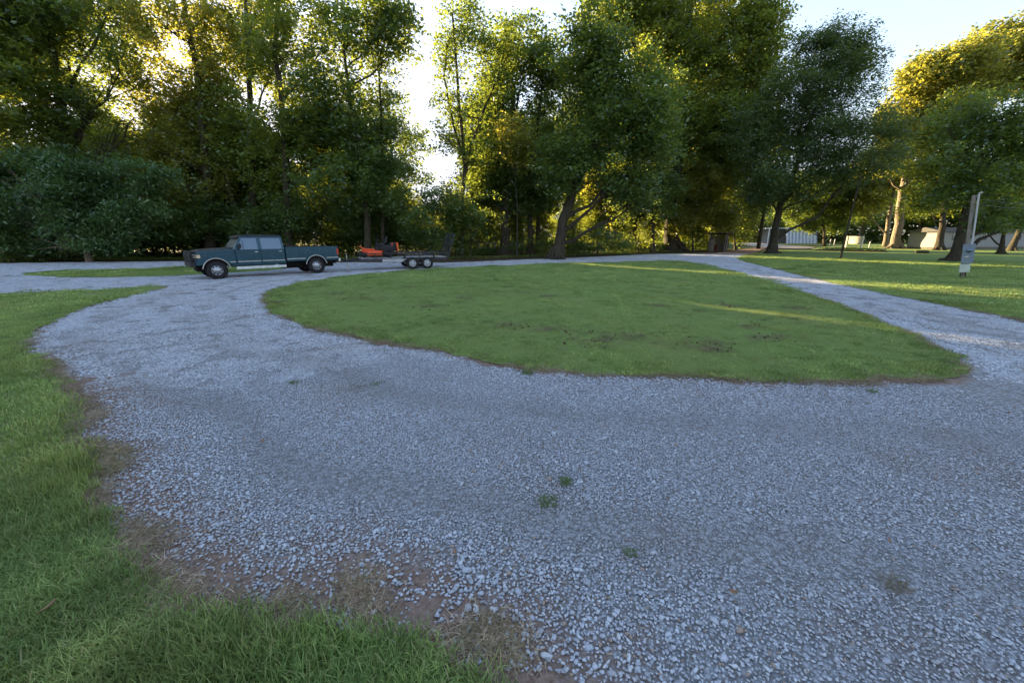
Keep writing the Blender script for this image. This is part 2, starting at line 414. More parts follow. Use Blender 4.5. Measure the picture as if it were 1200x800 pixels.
for nm, P, dm, am in (('lawn', ISL, .05, .16), ('lawn', LEFT, .03, .13), ('lawn', STRIP, .02, .25), ('lawn', RIGHT, .03, .25)):
    key = 'lawn' + str(len(LW)); o = sheet(key, P, .012, M['lawn'], am, 5 + len(LW), dm); o.name = nm; o.data.name = nm
    tag(o, kind='structure'); LW[key] = polys[key]
tag(sheet('lane', LANE, .05, M['drive'], .1, 9, step=.3), kind='structure').name = 'far_lane'
ISLP, LEFP, STRP, RIGP = LW['lawn0'], LW['lawn1'], LW['lawn2'], LW['lawn3']

# ------------------------------------------------------------------ scatter helper (for stuff nobody could count)
def src_collection(name, meshes, mat):
    col = bpy.data.collections.new(name)
    for i, me in enumerate(meshes):
        if not me.materials: me.materials.append(mat)
        o = bpy.data.objects.new(f'{name}_{i:02d}', me); col.objects.link(o)
    return col
def scatter(name, col, n_src, pts, rot, scl, label, cat, rut=None):
    me = bpy.data.meshes.new(name); n = len(pts)
    me.vertices.add(n); me.vertices.foreach_set('co', np.asarray(pts, np.float32).ravel())
    a = me.attributes.new('rot', 'FLOAT_VECTOR', 'POINT'); a.data.foreach_set('vector', np.asarray(rot, np.float32).ravel())
    a = me.attributes.new('scl', 'FLOAT_VECTOR', 'POINT'); a.data.foreach_set('vector', np.asarray(scl, np.float32).ravel())
    if rut is not None: a = me.attributes.new('rut', 'FLOAT', 'POINT'); a.data.foreach_set('value', np.asarray(rut, np.float32))
    a = me.attributes.new('idx', 'INT', 'POINT'); a.data.foreach_set('value', rng.integers(0, n_src, n).astype(np.int32))
    o = bpy.data.objects.new(name, me); C.objects.link(o)
    ng = bpy.data.node_groups.new('scatter ' + name, 'GeometryNodeTree')
    ng.interface.new_socket('Geometry', in_out='INPUT', socket_type='NodeSocketGeometry')
    ng.interface.new_socket('Geometry', in_out='OUTPUT', socket_type='NodeSocketGeometry')
    N = ng.nodes; L = ng.links
    gi = N.new('NodeGroupInput'); go = N.new('NodeGroupOutput')
    ci = N.new('GeometryNodeCollectionInfo'); ci.inputs['Collection'].default_value = col
    ci.inputs['Separate Children'].default_value = True; ci.inputs['Reset Children'].default_value = True
    ip = N.new('GeometryNodeInstanceOnPoints'); ip.inputs['Pick Instance'].default_value = True
    def at(nm, ty):
        q = N.new('GeometryNodeInputNamedAttribute'); q.data_type = ty; q.inputs['Name'].default_value = nm; return q.outputs['Attribute']
    L.new(gi.outputs[0], ip.inputs['Points']); L.new(ci.outputs[0], ip.inputs['Instance'])
    L.new(at('idx', 'INT'), ip.inputs['Instance Index']); L.new(at('scl', 'FLOAT_VECTOR'), ip.inputs['Scale'])
    er = N.new('FunctionNodeEulerToRotation'); L.new(at('rot', 'FLOAT_VECTOR'), er.inputs[0]); L.new(er.outputs[0], ip.inputs['Rotation'])
    L.new(ip.outputs[0], go.inputs[0])
    m = o.modifiers.new('scatter', 'NODES'); m.node_group = ng
    return tag(o, label, cat, None, 'stuff')
def grid_pts(x0, x1, y0, y1, s):
    gx, gy = np.meshgrid(np.arange(x0, x1, s), np.arange(y0, y1, s)); q = np.stack([gx.ravel(), gy.ravel()], 1)
    return q + rng.uniform(-.5, .5, q.shape) * s
def rut_of(q):
    # worn wheel tracks following the loop round the island, and across to the right
    d = pdist(q, ISLP); w_ = (vnoise(q[:, 0], q[:, 1], 1.7, 71) - .5) * .5
    r_ = np.exp(-((d - 1.5 + w_) / .22) ** 2) + np.exp(-((d - 3.1 + w_) / .24) ** 2) + .6 * np.exp(-((d - 4.4 + w_) / .3) ** 2)
    return np.clip(r_ * (.35 + .9 * vnoise(q[:, 0], q[:, 1], .9, 72)), 0, 1)
def in_view(q, marg=1.35, near=.6):
    """a wide wedge in front of the camera place"""
    return (q[:, 1] > -.4) & (np.abs(q[:, 0]) < (q[:, 1] + near) * marg + .8)

# ---- stones
ICO = None
def ico():
    import bmesh
    bm = bmesh.new(); bmesh.ops.create_icosphere(bm, subdivisions=1, radius=1)
    V = np.array([v.co[:] for v in bm.verts]); F = np.array([[v.index for v in f.verts] for f in bm.faces]); bm.free(); return V, F
IV, IF = ico()
OV = np.array([[1,0,0],[-1,0,0],[0,1,0],[0,-1,0],[0,0,1],[0,0,-1]], float); OF = np.array([[0,2,4],[2,1,4],[1,3,4],[3,0,4],[2,0,5],[1,2,5],[3,1,5],[0,3,5]])
def stone_mesh(i):
    V = IV * (1 + rng.uniform(-.28, .22, (len(IV), 1))) * np.array([1, rng.uniform(.6, .9), rng.uniform(.32, .48)])
    # a few flat fracture faces
    for _ in range(5):
        n = rng.normal(size=3); n /= np.linalg.norm(n); d = V @ n; k = d > .34; V[k] -= np.outer(d[k] - .34, n)
    tone = min(1.0, (i + .5) / 20 + rng.uniform(-.02, .02))
    return np_mesh(f'stone{i}', V * .5, IF, [('tone', 'FACE', np.full(len(IF), tone))])
stones = src_collection('gravel_source', [stone_mesh(i) for i in range(20)], M['stone'])
def gravel_mask(q):
    m = np.ones(len(q), bool); e = np.full(len(q), 9.0)
    for P in (ISLP, LEFP, STRP, RIGP):
        lo = P.min(0) - 1; hi = P.max(0) + 1
        k = ((q > lo) & (q < hi)).all(1)
        if k.any():
            qi = q[k]; ins = inside(qi, P); d = pdist(qi, P); d[ins] *= -1
            e[k] = np.minimum(e[k], d)
    return e
def place(q, z=0): return np.column_stack([q, H(q[:, 0], q[:, 1]) + z])
q = grid_pts(-8, 9, .2, 7.6, .0185); q = q[in_view(q) & (np.hypot(q[:, 0], q[:, 1]) < 6.6 + rng.uniform(-.6, .6, len(q)))]
e = gravel_mask(q)
bare = vnoise(q[:, 0], q[:, 1], .8, 21) * .55 + vnoise(q[:, 0], q[:, 1], .23, 22) * .45
thin = np.clip((e + .10) / np.where(q[:, 1] < 5, .60, .42), 0, 1)
keep = (e > -.16) & (bare < .36 + thin * .64 ) & (rng.random(len(q)) < .25 + .75 * thin)
# bigger bare brown patches near the lower-left turf, as in the place
for (cx, cy, r_) in [tuple(G(430, 690)[:2]) + (.33,), tuple(G(560, 745)[:2]) + (.22,), tuple(G(240, 690)[:2]) + (.2,), tuple(G(150, 530)[:2]) + (.25,), tuple(G(510, 660)[:2]) + (.16,), tuple(G(1048, 687)[:2]) + (.085,)]:
    dd = np.hypot(q[:, 0] - cx, q[:, 1] - cy) / r_ + (bare - .5) * 1.2
    keep &= (dd > 1) | (rng.random(len(q)) < .5)
thin_k = np.clip(e[keep], 0, 9) / .7; q = q[keep]; n = len(q)
big = vnoise(q[:, 0], q[:, 1], 1.3, 31)
sz = np.clip(rng.lognormal(-3.88, .33, n), .012, .07) * (.85 + .35 * big) * (1 + .45 * np.exp(-np.clip(e[keep0] if False else thin_k, 0, 9)))
rut = rut_of(q); sz = sz * (1 - .25 * rut)
rot = np.column_stack([rng.uniform(-.28, .28, n), rng.uniform(-.28, .28, n), rng.uniform(0, 6.28, n)])
scatter('loose_gravel', stones, 20, place(q, .002) + np.column_stack([np.zeros(n), np.zeros(n), rng.uniform(0, .010, n)]), rot,
        np.repeat(sz[:, None], 3, 1) * rng.uniform(.85, 1.15, (n, 3)), 'blue grey crushed limestone lying loose in the foreground drive', 'gravel', rut)
print('stones', n)
def stone_patch(size, dens, s0, base, bf):
    k = int(size * size * dens); c = rng.uniform(-size / 2, size / 2, (k, 2))
    s_ = np.clip(rng.lognormal(math.log(s0), .3, k), .012, .08)
    a = rng.uniform(0, 6.28, k); nb = len(base)
    V = base[None] * (1 + rng.uniform(-.25, .25, (k, nb, 1))) * .5 * s_[:, None, None] * np.array([1.15, .85, .42])
    tl = rng.uniform(-.3, .3, k); x = V[..., 0] * np.cos(tl)[:, None] - V[..., 2] * np.sin(tl)[:, None]; z = V[..., 0] * np.sin(tl)[:, None] + V[..., 2] * np.cos(tl)[:, None]
    X = x * np.cos(a)[:, None] - V[..., 1] * np.sin(a)[:, None] + c[:, :1]; Y = x * np.sin(a)[:, None] + V[..., 1] * np.cos(a)[:, None] + c[:, 1:]
    V = np.stack([X, Y, z + rng.uniform(-.002, .005, k)[:, None]], -1).reshape(-1, 3)
    F = (bf[None] + (np.arange(k) * nb)[:, None, None]).reshape(-1, 3)
    return np_mesh('patch', V, F, [('tone', 'FACE', np.repeat(rng.random(k), len(bf)))])
pcol = src_collection('gravel_patch_source', [stone_patch(.5, 1900, .027, OV, OF) for _ in range(6)], M['stone'])
q = grid_pts(-45, 40, 5, 44, .42); r_ = np.hypot(q[:, 0], q[:, 1])
q = q[in_view(q) & (r_ > 6.1)]; e = gravel_mask(q)
DR = polys['gravel_driveway']; dd = pdist(q, DR); ins = inside(q, DR)
q = q[(e > .30) & ins & (dd > .3)]; n = len(q)
scatter('gravel_surface', pcol, 6, place(q), np.column_stack([np.zeros(n), np.zeros(n), rng.uniform(0, 6.28, n)]), np.ones((n, 3)), 'blue grey gravel surface of the driveway loop further off', 'gravel', rut_of(q))
qs = grid_pts(-45, 40, 5, 40, .13); r_ = np.hypot(qs[:, 0], qs[:, 1]); qs = qs[in_view(qs) & (r_ > 6.0)]; e = gravel_mask(qs)
qs = qs[(e > -.05) & (e < .42) & (rng.random(len(qs)) < .55 + e) & inside(qs, DR)]
p2 = src_collection('gravel_edge_source', [stone_patch(.16, 900, .03, OV, OF) for _ in range(6)], M['stone'])
n = len(qs); print('patches', len(q), n)
scatter('edge_gravel', p2, 6, place(qs), np.column_stack([np.zeros(n), np.zeros(n), rng.uniform(0, 6.28, n)]), np.ones((n, 3)), 'thin gravel straying along the turf edges', 'gravel')

# brown soil shows through the drive's bed wherever turf is near
def _edges():
    o = [o for o in S.objects if o.name == 'gravel_driveway'][0]; me = o.data; n = len(me.vertices); V = np.empty(n * 3, np.float32); me.vertices.foreach_get('co', V); V = V.reshape(-1, 3)[:, :2].astype(float)
    a = me.attributes['edge']; e0 = np.empty(n, np.float32); a.data.foreach_get('value', e0)
    L_ = pdist(V, LEFP); L_[inside(V, LEFP)] = 0; I_ = pdist(V, ISLP) * 2.6; I_[inside(V, ISLP)] = 0; R_ = pdist(V, RIGP) * 2.4; R_[inside(V, RIGP)] = 0
    L_ = np.where(V[:, 1] < 5.5, L_ * .72, L_ * 2)
    a.data.foreach_set('value', np.minimum.reduce([e0, L_, I_, R_]).astype(np.float32))
_edges()
# ---- grass
def tuft(size, k, h, wd, seg=2, lean=.6, tone=(0, 1), flat=0):
    c = rng.uniform(-size / 2, size / 2, (k, 2)); a = rng.uniform(0, 6.28, k); hh = h * rng.uniform(.5, 1.25, k); le = rng.uniform(.1, lean, k) * hh
    if flat: le = hh * rng.uniform(.8, 1.0, k); hh = hh * rng.uniform(.03, .25, k)
    wv = wd * rng.uniform(.6, 1.3, k); dx, dy = np.cos(a), np.sin(a); b = a + rng.uniform(.8, 2.2, k); wx, wy = np.cos(b), np.sin(b)
    rows = []
    for s_ in range(seg + 1):
        t = s_ / seg; ww = wv * (1 - t) ** .7 * .5 if s_ < seg else wv * 0.04
        px = c[:, 0] + dx * le * t * t; py = c[:, 1] + dy * le * t * t; pz = hh * (t - .18 * t * t) + (flat and .004)
        rows.append(np.stack([px - wx * ww, py - wy * ww, pz], -1)); rows.append(np.stack([px + wx * ww, py + wy * ww, pz], -1))
    V = np.stack(rows, 1); nv = V.shape[1]; F = []
    for s_ in range(seg): F.append([2 * s_, 2 * s_ + 1, 2 * s_ + 3, 2 * s_ + 2])
    F = (np.array(F)[None] + (np.arange(k) * nv)[:, None, None]).reshape(-1, 4)
    tn = np.clip(rng.beta(2.2, 2.2, k) * (tone[1] - tone[0]) + tone[0], 0, 1); tn[rng.random(k) < .04] = .97
    return np_mesh('tuft', V.reshape(-1, 3), F, [('tone', 'FACE', np.repeat(tn, seg))])
near_t = src_collection('turf_near_source', [tuft(.16, 62, .070, .0058, 3, 1.1, (-.45, 1.1)) for _ in range(6)], M['blade'])
mid_t = src_collection('turf_mid_source', [tuft(.30, 95, .045, .010, 2, 1.2, (-.1, 1.1)) for _ in range(6)], M['blade'])
far_t = src_collection('turf_far_source', [tuft(.9, 230, .055, .026, 1, 1.3, (-.1, 1.1)) for _ in range(5)], M['blade'])
straw_s = src_collection('straw_source', [tuft(.2, 55, .085, .0045, 2, 1, (-.4, 1.4), 1) for _ in range(5)], M['straw'])
def grass_on(P, name, label):
    lo, hi = P.min(0), P.max(0)
    for tagn, col, ns, s_, r0, r1, off, sc in (('near', near_t, 6, .062, 0, 4.8, .0, 1), ('mid', mid_t, 6, .17, 4.5, 17, .10, 1), ('far', far_t, 5, .62, 16.5, 46, .35, 1)):
        a = np.maximum(lo, [-r1 * .9 - 2, -1]); b = np.minimum(hi, [r1 + 2, r1 + 2])
        if (b <= a).any(): continue
        q = grid_pts(a[0], b[0], a[1], b[1], s_); r_ = np.hypot(q[:, 0], q[:, 1]) + rng.uniform(-.3, .3, len(q)); q = q[in_view(q) & (r_ > r0) & (r_ < r1)]
        if not len(q): continue
        q = q[inside(q, P)]
        if not len(q): continue
        d = pdist(q, P); nn = vnoise(q[:, 0], q[:, 1], .35, 41) * .6 + vnoise(q[:, 0], q[:, 1], .11, 42) * .4
        k = (d > off * .35) & (rng.random(len(q)) < .6 + d * 4) & ((nn > .16) | (d < .3)); q = q[k]; d = d[k]; n = len(q)
        if not n: continue
        hs = (.35 + .9 * vnoise(q[:, 0], q[:, 1], .5, 43) * (.5 + vnoise(q[:, 0], q[:, 1], .16, 44))) * np.where(d < .35, 1.2, 1.0)
        z = .012 + .03 * (1 - np.exp(-d / .25))
        print(name, tagn, n)
        scatter(name, col, ns, np.column_stack([q, H(q[:, 0], q[:, 1]) + z]), np.column_stack([rng.uniform(-.1, .1, (n, 2)), rng.uniform(0, 6.28, n)]),
                np.column_stack([np.ones(n) * sc, np.ones(n) * sc, hs]), label + {'near': ', nearest blades', 'mid': ', middle part', 'far': ', farther part'}[tagn], 'grass', np.clip(vnoise(q[:, 0], q[:, 1], .28, 46) * .6 + rng.random(n) * .4 + vnoise(q[:, 0], q[:, 1], 1.6, 47) * .4 - .2, 0, 1))
grass_on(ISLP, 'island_grass', 'short mown grass of the island inside the drive')
grass_on(LEFP, 'corner_grass', 'long green grass of the near left lawn corner')
grass_on(STRP, 'strip_grass', 'grass strip between the two gravel lanes behind truck nose')
grass_on(RIGP, 'right_grass', 'mown grass of the right hand lawn under the trees')
q = grid_pts(ISLP[:, 0].min(), ISLP[:, 0].max(), ISLP[:, 1].min(), ISLP[:, 1].max(), .21); q = q[inside(q, ISLP) & (np.hypot(q[:, 0], q[:, 1]) < 19)]
q = q[vnoise(q[:, 0], q[:, 1], .7, 48) * .6 + rng.random(len(q)) * .4 > .52]; n = len(q); print('tussocks', n)
scatter('taller_tufts', near_t, 6, place(q, .05), np.column_stack([rng.uniform(-.2, .2, (n, 2)), rng.uniform(0, 6.28, n)]), rng.uniform(.5, .95, (n, 1)) * np.array([[1.1, 1.1, .75]]), 'coarser tufts standing up in the island turf', 'grass', rng.random(n))
# straw and dead grass along the near edges
q = grid_pts(-9, 12, .3, 13, .05); q = q[in_view(q)]; e = gravel_mask(q)
nn = vnoise(q[:, 0], q[:, 1], .6, 51) * .6 + vnoise(q[:, 0], q[:, 1], .17, 52) * .4
near_left = inside(q, np.vstack([P2([(60,420),(160,520),(220,600),(330,660),(480,690),(650,760),(760,820)]), [[.5, .3], [-4, .3], [-9, 6]]]))
wd = np.where(near_left, .55, .09)
k = (e > -.12) & (e < wd) & (nn > .36 + .34 * np.clip(e / wd, 0, 1)); q = q[k]; n = len(q); print('straw', n)
scatter('dry_straw', straw_s, 5, place(q, .014), np.column_stack([rng.uniform(-.15, .15, (n, 2)), rng.uniform(0, 6.28, n)]), rng.uniform(.5, 1.1, (n, 1)) * np.ones((1, 3)), 'dead brown straw matted along the edges of the turf', 'straw', rng.uniform(.2, .8, n))
q = grid_pts(-7, 4, .4, 7, .03); q = q[in_view(q)]; e = gravel_mask(q)
nn = vnoise(q[:, 0], q[:, 1], .5, 81) * .6 + vnoise(q[:, 0], q[:, 1], .13, 82) * .4
q = q[(e > -.05) & (e < .75) & (nn > .30 + .35 * np.clip(e / .75, 0, 1))]; n = len(q)
crumbs = src_collection('crumb_source', [stone_mesh(i) for i in range(5)], M['crumb'])
scatter('dirt_crumbs', crumbs, 5, place(q, .002), rng.uniform(0, 6.28, (n, 3)), (rng.uniform(0, 1, (n, 1)) ** 2 * .018 + .006) * np.ones((1, 3)), 'crumbs of reddish brown dirt between the stones along the near turf edge', 'dirt')
# soil clods: brown spots on the island turf
spots = [(596,384,.45),(690,394,.6),(640,388,.4),(745,399,.35),(430,352,.7),(500,362,.5),(545,352,.4),(700,404,.5),(820,408,.5),(860,360,.5),(830,415,.3),(395,345,.4),(330,356,.3),(935,363,.45),(905,400,.5),(770,360,.3),(640,350,.4),(480,338,.5),(880,385,.3)]
qq = []
for px, py, r0 in spots:
    g_ = G(px, py); k = int(55 * r0); qq.append(np.array(g_[:2]) + rng.normal(0, 1, (k, 2)) * np.array([r0 * .55, r0 * .42]))
q = np.vstack(qq); n = len(q)
cl = [stone_mesh(i) for i in range(4)]
clods = src_collection('clod_source', cl, M['clod'])
scatter('soil_clods', clods, 4, place(q, .065), rng.uniform(0, 6.28, (n, 3)), (rng.uniform(0, 1, (n, 1)) ** 2.5 * .07 + .018) * np.array([[1.2, 1.2, .8]]), 'small brown clods of soil strewn over the island turf', 'soil')
qb = np.vstack([np.array(G(px, py)[:2]) + rng.normal(0, 1, (int(60 * r0), 2)) * np.array([r0 * .6, r0 * .4]) for px, py, r0 in spots])
nb = len(qb); scatter('worn_thatch', straw_s, 5, place(qb, .07), np.column_stack([np.zeros((nb, 2)), rng.uniform(0, 6.28, nb)]), rng.uniform(.4, 1.2, (nb, 1)) * np.ones((1, 3)), 'brown worn thatch in the bare spots of the island turf', 'dead grass', rng.uniform(0, .35, nb))
# weeds in the gravel: each one a plant
def weed_mesh(k, r, h):
    return tuft(r, k, h, .007, 2, 1.6, (.25, .8))
WD = [(642,590,.12,.04,110,'flat tuft of dry green grass in the middle of the drive'),(663,567,.10,.04,90,'small dark green weed behind the grass tuft on the drive'),(738,651,.07,.03,50,'little weed right of the grass tuft on the near gravel'),(345,446,.13,.03,80,'low weed in the gravel left of centre'),(440,449,.14,.03,60,'low weed beside the pale patch on the left gravel'),(1020,462,.12,.03,90,'weed in the gravel below the island tip'),(618,437,.15,.06,110,'grassy weed straying out of the near island edge')]
for px, py, r_, h_, k, lb in WD:
    o = link_mesh('weed', weed_mesh(k, r_, h_), M['blade']); g_ = G(px, py); o.location = (g_.x, g_.y, float(H(g_.x, g_.y)) + .012); tag(o, lb, 'weed')
for px, py, r_, lb in ((1048,687,.10,'small round tan patch of straw on the right gravel'), (412,454,.22,'pale tan patch of straw on the left gravel')):
    o = link_mesh('straw_patch', tuft(r_ * 1.3, 200, .05, .004, 2, 1, (.3, 1), 1), M['straw']); g_ = G(px, py); o.location = (g_.x, g_.y, float(H(g_.x, g_.y)) + .02); tag(o, lb, 'straw', None, 'stuff')
# ------------------------------------------------------------------ trees
# openings through which the low sun reaches the ground (real gaps between the leaves)
gaps = []
def gap_line(a, b, w_): gaps.append((np.array(G(*a)[:2]), np.array(G(*b)[:2]), w_))
_d = np.array([math.sin(SUN_AZ), math.cos(SUN_AZ)])
_s = np.array([5.2, 11.05]); gaps.append((_s, _s - _d * 11, .17))                 # long streak over the island tip and the drive
_s = np.array(G(690, 311)[:2]); gaps.append((_s, _s - _d * 9, .22))                # streak at the far side of the island
_s = np.array(G(866, 301.5)[:2]); gaps.append((_s, _s - _d * 70, .45))
_s = np.array(G(905, 293.5)[:2]); gaps.append((_s, _s - _d * 80, 1.0))
_s = np.array([-3.05, 1.95]); gaps.append((_s + _d * .5, _s - _d * .9, .36))       # patches in the near left corner
_s = np.array([-6.0, 4.1]); gaps.append((_s, _s - _d * .4, .12))
sx, sy, sz_ = SUN
def ungap(Pn):
    g_ = Pn[:, :2] - np.array([sx, sy]) * (Pn[:, 2:3] / sz_)
    k = np.ones(len(Pn), bool)
    for a, b, w_ in gaps:
        d = b - a; t = np.clip(((g_ - a) @ d) / (d @ d), 0, 1); q = a + t[:, None] * d - g_
        k &= (q ** 2).sum(1) > (w_ + .16) ** 2
    return k
def leaves(name, P, L, mat, parent, tone0=.5, tvar=.25, droop=.3, wid=.55, gapcut=True):
    """P (n,3) leaf places, rhombic folded leaves"""
    if gapcut: k = ungap(P); P = P[k]; tone0 = tone0[k] if hasattr(tone0, '__len__') else tone0
    n = len(P); a = rng.uniform(0, 2 * np.pi, n); up = rng.normal(-droop, .45, n)
    d = np.stack([np.cos(a), np.sin(a), up], -1); d /= np.linalg.norm(d, axis=1)[:, None]
    r2 = rng.normal(size=(n, 3)) * .55 + np.array([0, 0, 1.0]); s = np.cross(d, r2); s /= np.linalg.norm(s, axis=1)[:, None] + 1e-9
    ln = L * rng.uniform(.45, 1.4, n)[:, None]; nrm = np.cross(s, d)
    V = np.stack([P - d * ln * .5, P + s * ln * wid * .5 + nrm * ln * .08, P + d * ln * .5, P - s * ln * wid * .5 + nrm * ln * .08], 1).reshape(-1, 3)
    F = np.arange(4 * n).reshape(-1, 4)
    tn = np.clip(tone0 + rng.normal(0, tvar, n), 0, 1)
    return link_mesh(name, np_mesh(name, V, F, [('tone', 'FACE', tn)]), mat, parent)
def blob_clusters(c, rad, dens, crad):
    """lumpy crown mass: sub-lumps, then leaf-cluster centres on their shells"""
    c = np.array(c); rad = np.array(rad); R_ = rad.mean()
    m = max(3, int(5 + R_ * 1.6)); out = []
    u = rng.normal(size=(m, 3)); u /= np.linalg.norm(u, axis=1)[:, None]
    sc = c + u * rad * rng.uniform(.35, .8, (m, 1)); sr = rad * rng.uniform(.32, .55, (m, 1))
    sc = np.vstack([sc, c[None]]); sr = np.vstack([sr, rad[None] * .6])
    for cc, rr in zip(sc, sr):
        area = 12 * (rr.mean() ** 2); k = max(3, int(area * dens))
        v = rng.normal(size=(k, 3)); v /= np.linalg.norm(v, axis=1)[:, None]
        out.append(cc + v * rr * (rng.uniform(.5, 1.0, (k, 1)) ** .6 + (rng.random((k, 1)) < .18) * rng.uniform(.1, .5, (k, 1))))
    k = int(5 + R_ * R_ * 2.2); v = rng.normal(size=(k, 3)) + np.array([0, 0, .25]); v /= np.linalg.norm(v, axis=1)[:, None]     # sprigs reaching out of the mass
    ln = rng.uniform(.15, .5, (k, 1)) * (R_ ** .6)
    for t_ in (.35, .7, 1.0): out.append(c + v * rad * .88 + v * ln * t_ + rng.normal(0, .05, (k, 3)))
    return np.vstack(out), sc
def leaf_cloud(cl, per, crad, flat=.6):
    n = len(cl); P = np.repeat(cl, per, 0) + rng.normal(size=(n * per, 3)) * np.array([crad, crad, crad * flat])
    tn = rng.normal(.5, .15, n) + (vnoise(cl[:, 0] + cl[:, 1], cl[:, 2], 1.7, 5) - .5) * .8
    tone = np.repeat(np.clip(tn, 0, 1), per); return P, tone
TREES = []
def tree(name, label, base, trunk, blobs, stems=(), thin=.31, mat='leaf_mid', bk='bark', L=.26, dens=1.0, per=16, crad=.42, group=None, r0=.3, limbs=True, flare=1.0, depth=1.0, cat='tree', dy=0, wid=.55, droop=.3):
    b = G(*base); Y = b.y + dy; b.x *= Y / b.y; L *= 1.12; dens *= 1.38; crad *= .9
    root = empty(name, (b.x, Y, 0), 0, label, cat, group); TREES.append(root)
    W = lambda px, py, dY=0: AT(px, py, Y + dY)
    pts = [Vector((b.x, Y, -.15))] + [W(px, py) for px, py in trunk]
    if pts[1].z > .8: pts.insert(1, pts[0].lerp(pts[1], .12) + Vector((0, 0, .0)))
    # subdivide with slight wobble
    fine = []; 
    for i in range(len(pts) - 1):
        k = max(2, int((pts[i + 1] - pts[i]).length / .9))
        for j in range(k):
            p = pts[i].lerp(pts[i + 1], j / k)
            if i + j > 0: p = p + Vector((rnd.uniform(-1, 1), rnd.uniform(-1, 1), 0)) * r0 * .16
            fine.append(p)
    fine.append(pts[-1]); zt = max(p.z for p in fine)
    rr = [r0 * (1 - .72 * max(0, p.z) / zt) * (1 + 1.15 * flare * math.exp(-max(0, p.z + .15) / .38)) for p in fine]
    loc = lambda p: Vector(p) - root.location
    m = MB(); m.tube([loc(p) for p in fine], rr, 12 if r0 > .3 else 8)
    # root flare lobes
    if flare > .5 and r0 > .25:
        for k in range(6):
            a = rnd.uniform(0, 6.28); dd = Vector((math.cos(a), math.sin(a), 0)); m.tube([dd * r0 * .5 + Vector((0, 0, r0 * 1.9)), dd * r0 * 1.5 + Vector((0, 0, r0 * .55)), dd * r0 * (2.1 + rnd.random() * .7) + Vector((0, 0, -.08))], [r0 * .4, r0 * .3, r0 * .08], 6)
    tr = m.build('trunk', M[bk], root, smooth=True)
    for sp in stems:
        ps = [W(px, py) for px, py in sp]; fs = []
        for i in range(len(ps) - 1):
            for j in range(4): fs.append(ps[i].lerp(ps[i + 1], j / 4) + Vector((rnd.uniform(-1, 1), rnd.uniform(-1, 1), 0)) * .05)
        fs.append(ps[-1]); MB().tube([loc(p) for p in fs], [r0 * .55 * (1 - .75 * i / len(fs)) for i in range(len(fs))], 8).build('stem', M[bk], root, smooth=True); fine += fs
    cls = []; bm_ = MB()
    for bl in blobs:
        px, py, rx, ry = bl[:4]; dY = bl[4] if len(bl) > 4 else rnd.uniform(-1, 1) * rx / FPX * Y * .5 * depth
        dn = bl[5] if len(bl) > 5 else 1
        c = W(px, py, dY); s_ = Y / FPX / (ct)  # metres per pixel, near enough
        rad = (rx * s_ * .92, max(rx, ry) * s_ * .8 * depth, ry * s_)
        cl, sub = blob_clusters(c, rad, dens * dn, crad); cls.append(cl)
        if limbs:
            # limb from the trunk up to the mass, then twigs to its lumps
            zz = max(1.0, c.z - max(1.2, (Vector((c.x, c.y, 0)) - Vector((b.x, Y, 0))).length * .75)); src = min(fine, key=lambda p: abs(p.z - min(zz, zt * .9)))
            mid = src.lerp(c, .5) + Vector((0, 0, -.06 * (c - src).length)); rs = max(.05, r0 * .42 * (1 - .5 * src.z / zt)); ln = (c - src).length
            path = []
            for j in range(7):
                t = j / 6; p = src * (1 - t) ** 2 + mid * 2 * t * (1 - t) + c * t * t
                if 0 < j < 6: p = p + Vector((rnd.gauss(0, 1), rnd.gauss(0, 1), rnd.gauss(0, 1))) * ln * .02
                path.append(p)
            if not ungap(np.array([tuple(p) for p in path])).all(): continue
            bm_.tube([loc(p) for p in path], [rs * (1 - .75 * j / 6) for j in range(7)], 6, False)
            for sc_ in sub[:14]:
                sc_ = Vector(sc_); j = rnd.choice((3, 4, 5, 6)); s0 = path[j]; md = s0.lerp(sc_, .55) + Vector((0, 0, rnd.uniform(0, .3)))
                bm_.tube([loc(s0), loc(md), loc(sc_)], [rs * .28, rs * .17, rs * .05], 4, False)
    if bm_.v: bm_.build('branch', M[bk], root, smooth=True)['kind'] = 'stuff'
    cl = np.vstack(cls)
    # ragged gaps through the whole crown
    hole = vnoise(cl[:, 0] + cl[:, 1] * .6, cl[:, 2], 1.5, len(TREES)) * .6 + vnoise(cl[:, 1] - cl[:, 0] * .5, cl[:, 2], .8, 99) * .4
    cl = cl[hole > thin]
    P, tone = leaf_cloud(cl, per, crad)
    P -= np.array(root.location)
    # gap test needs world places
    k = ungap(P + np.array(root.location)); P = P[k]; tone = tone[k]
    leaves('crown', P, L, M[mat], root, tone, .16, droop, wid, gapcut=False)
    return root
NLEAF = 0
def T(name, label, base, trunk, blobs, mat='leaf_mid', **k): return tree(name, label, base, trunk, blobs, mat=mat, **k)
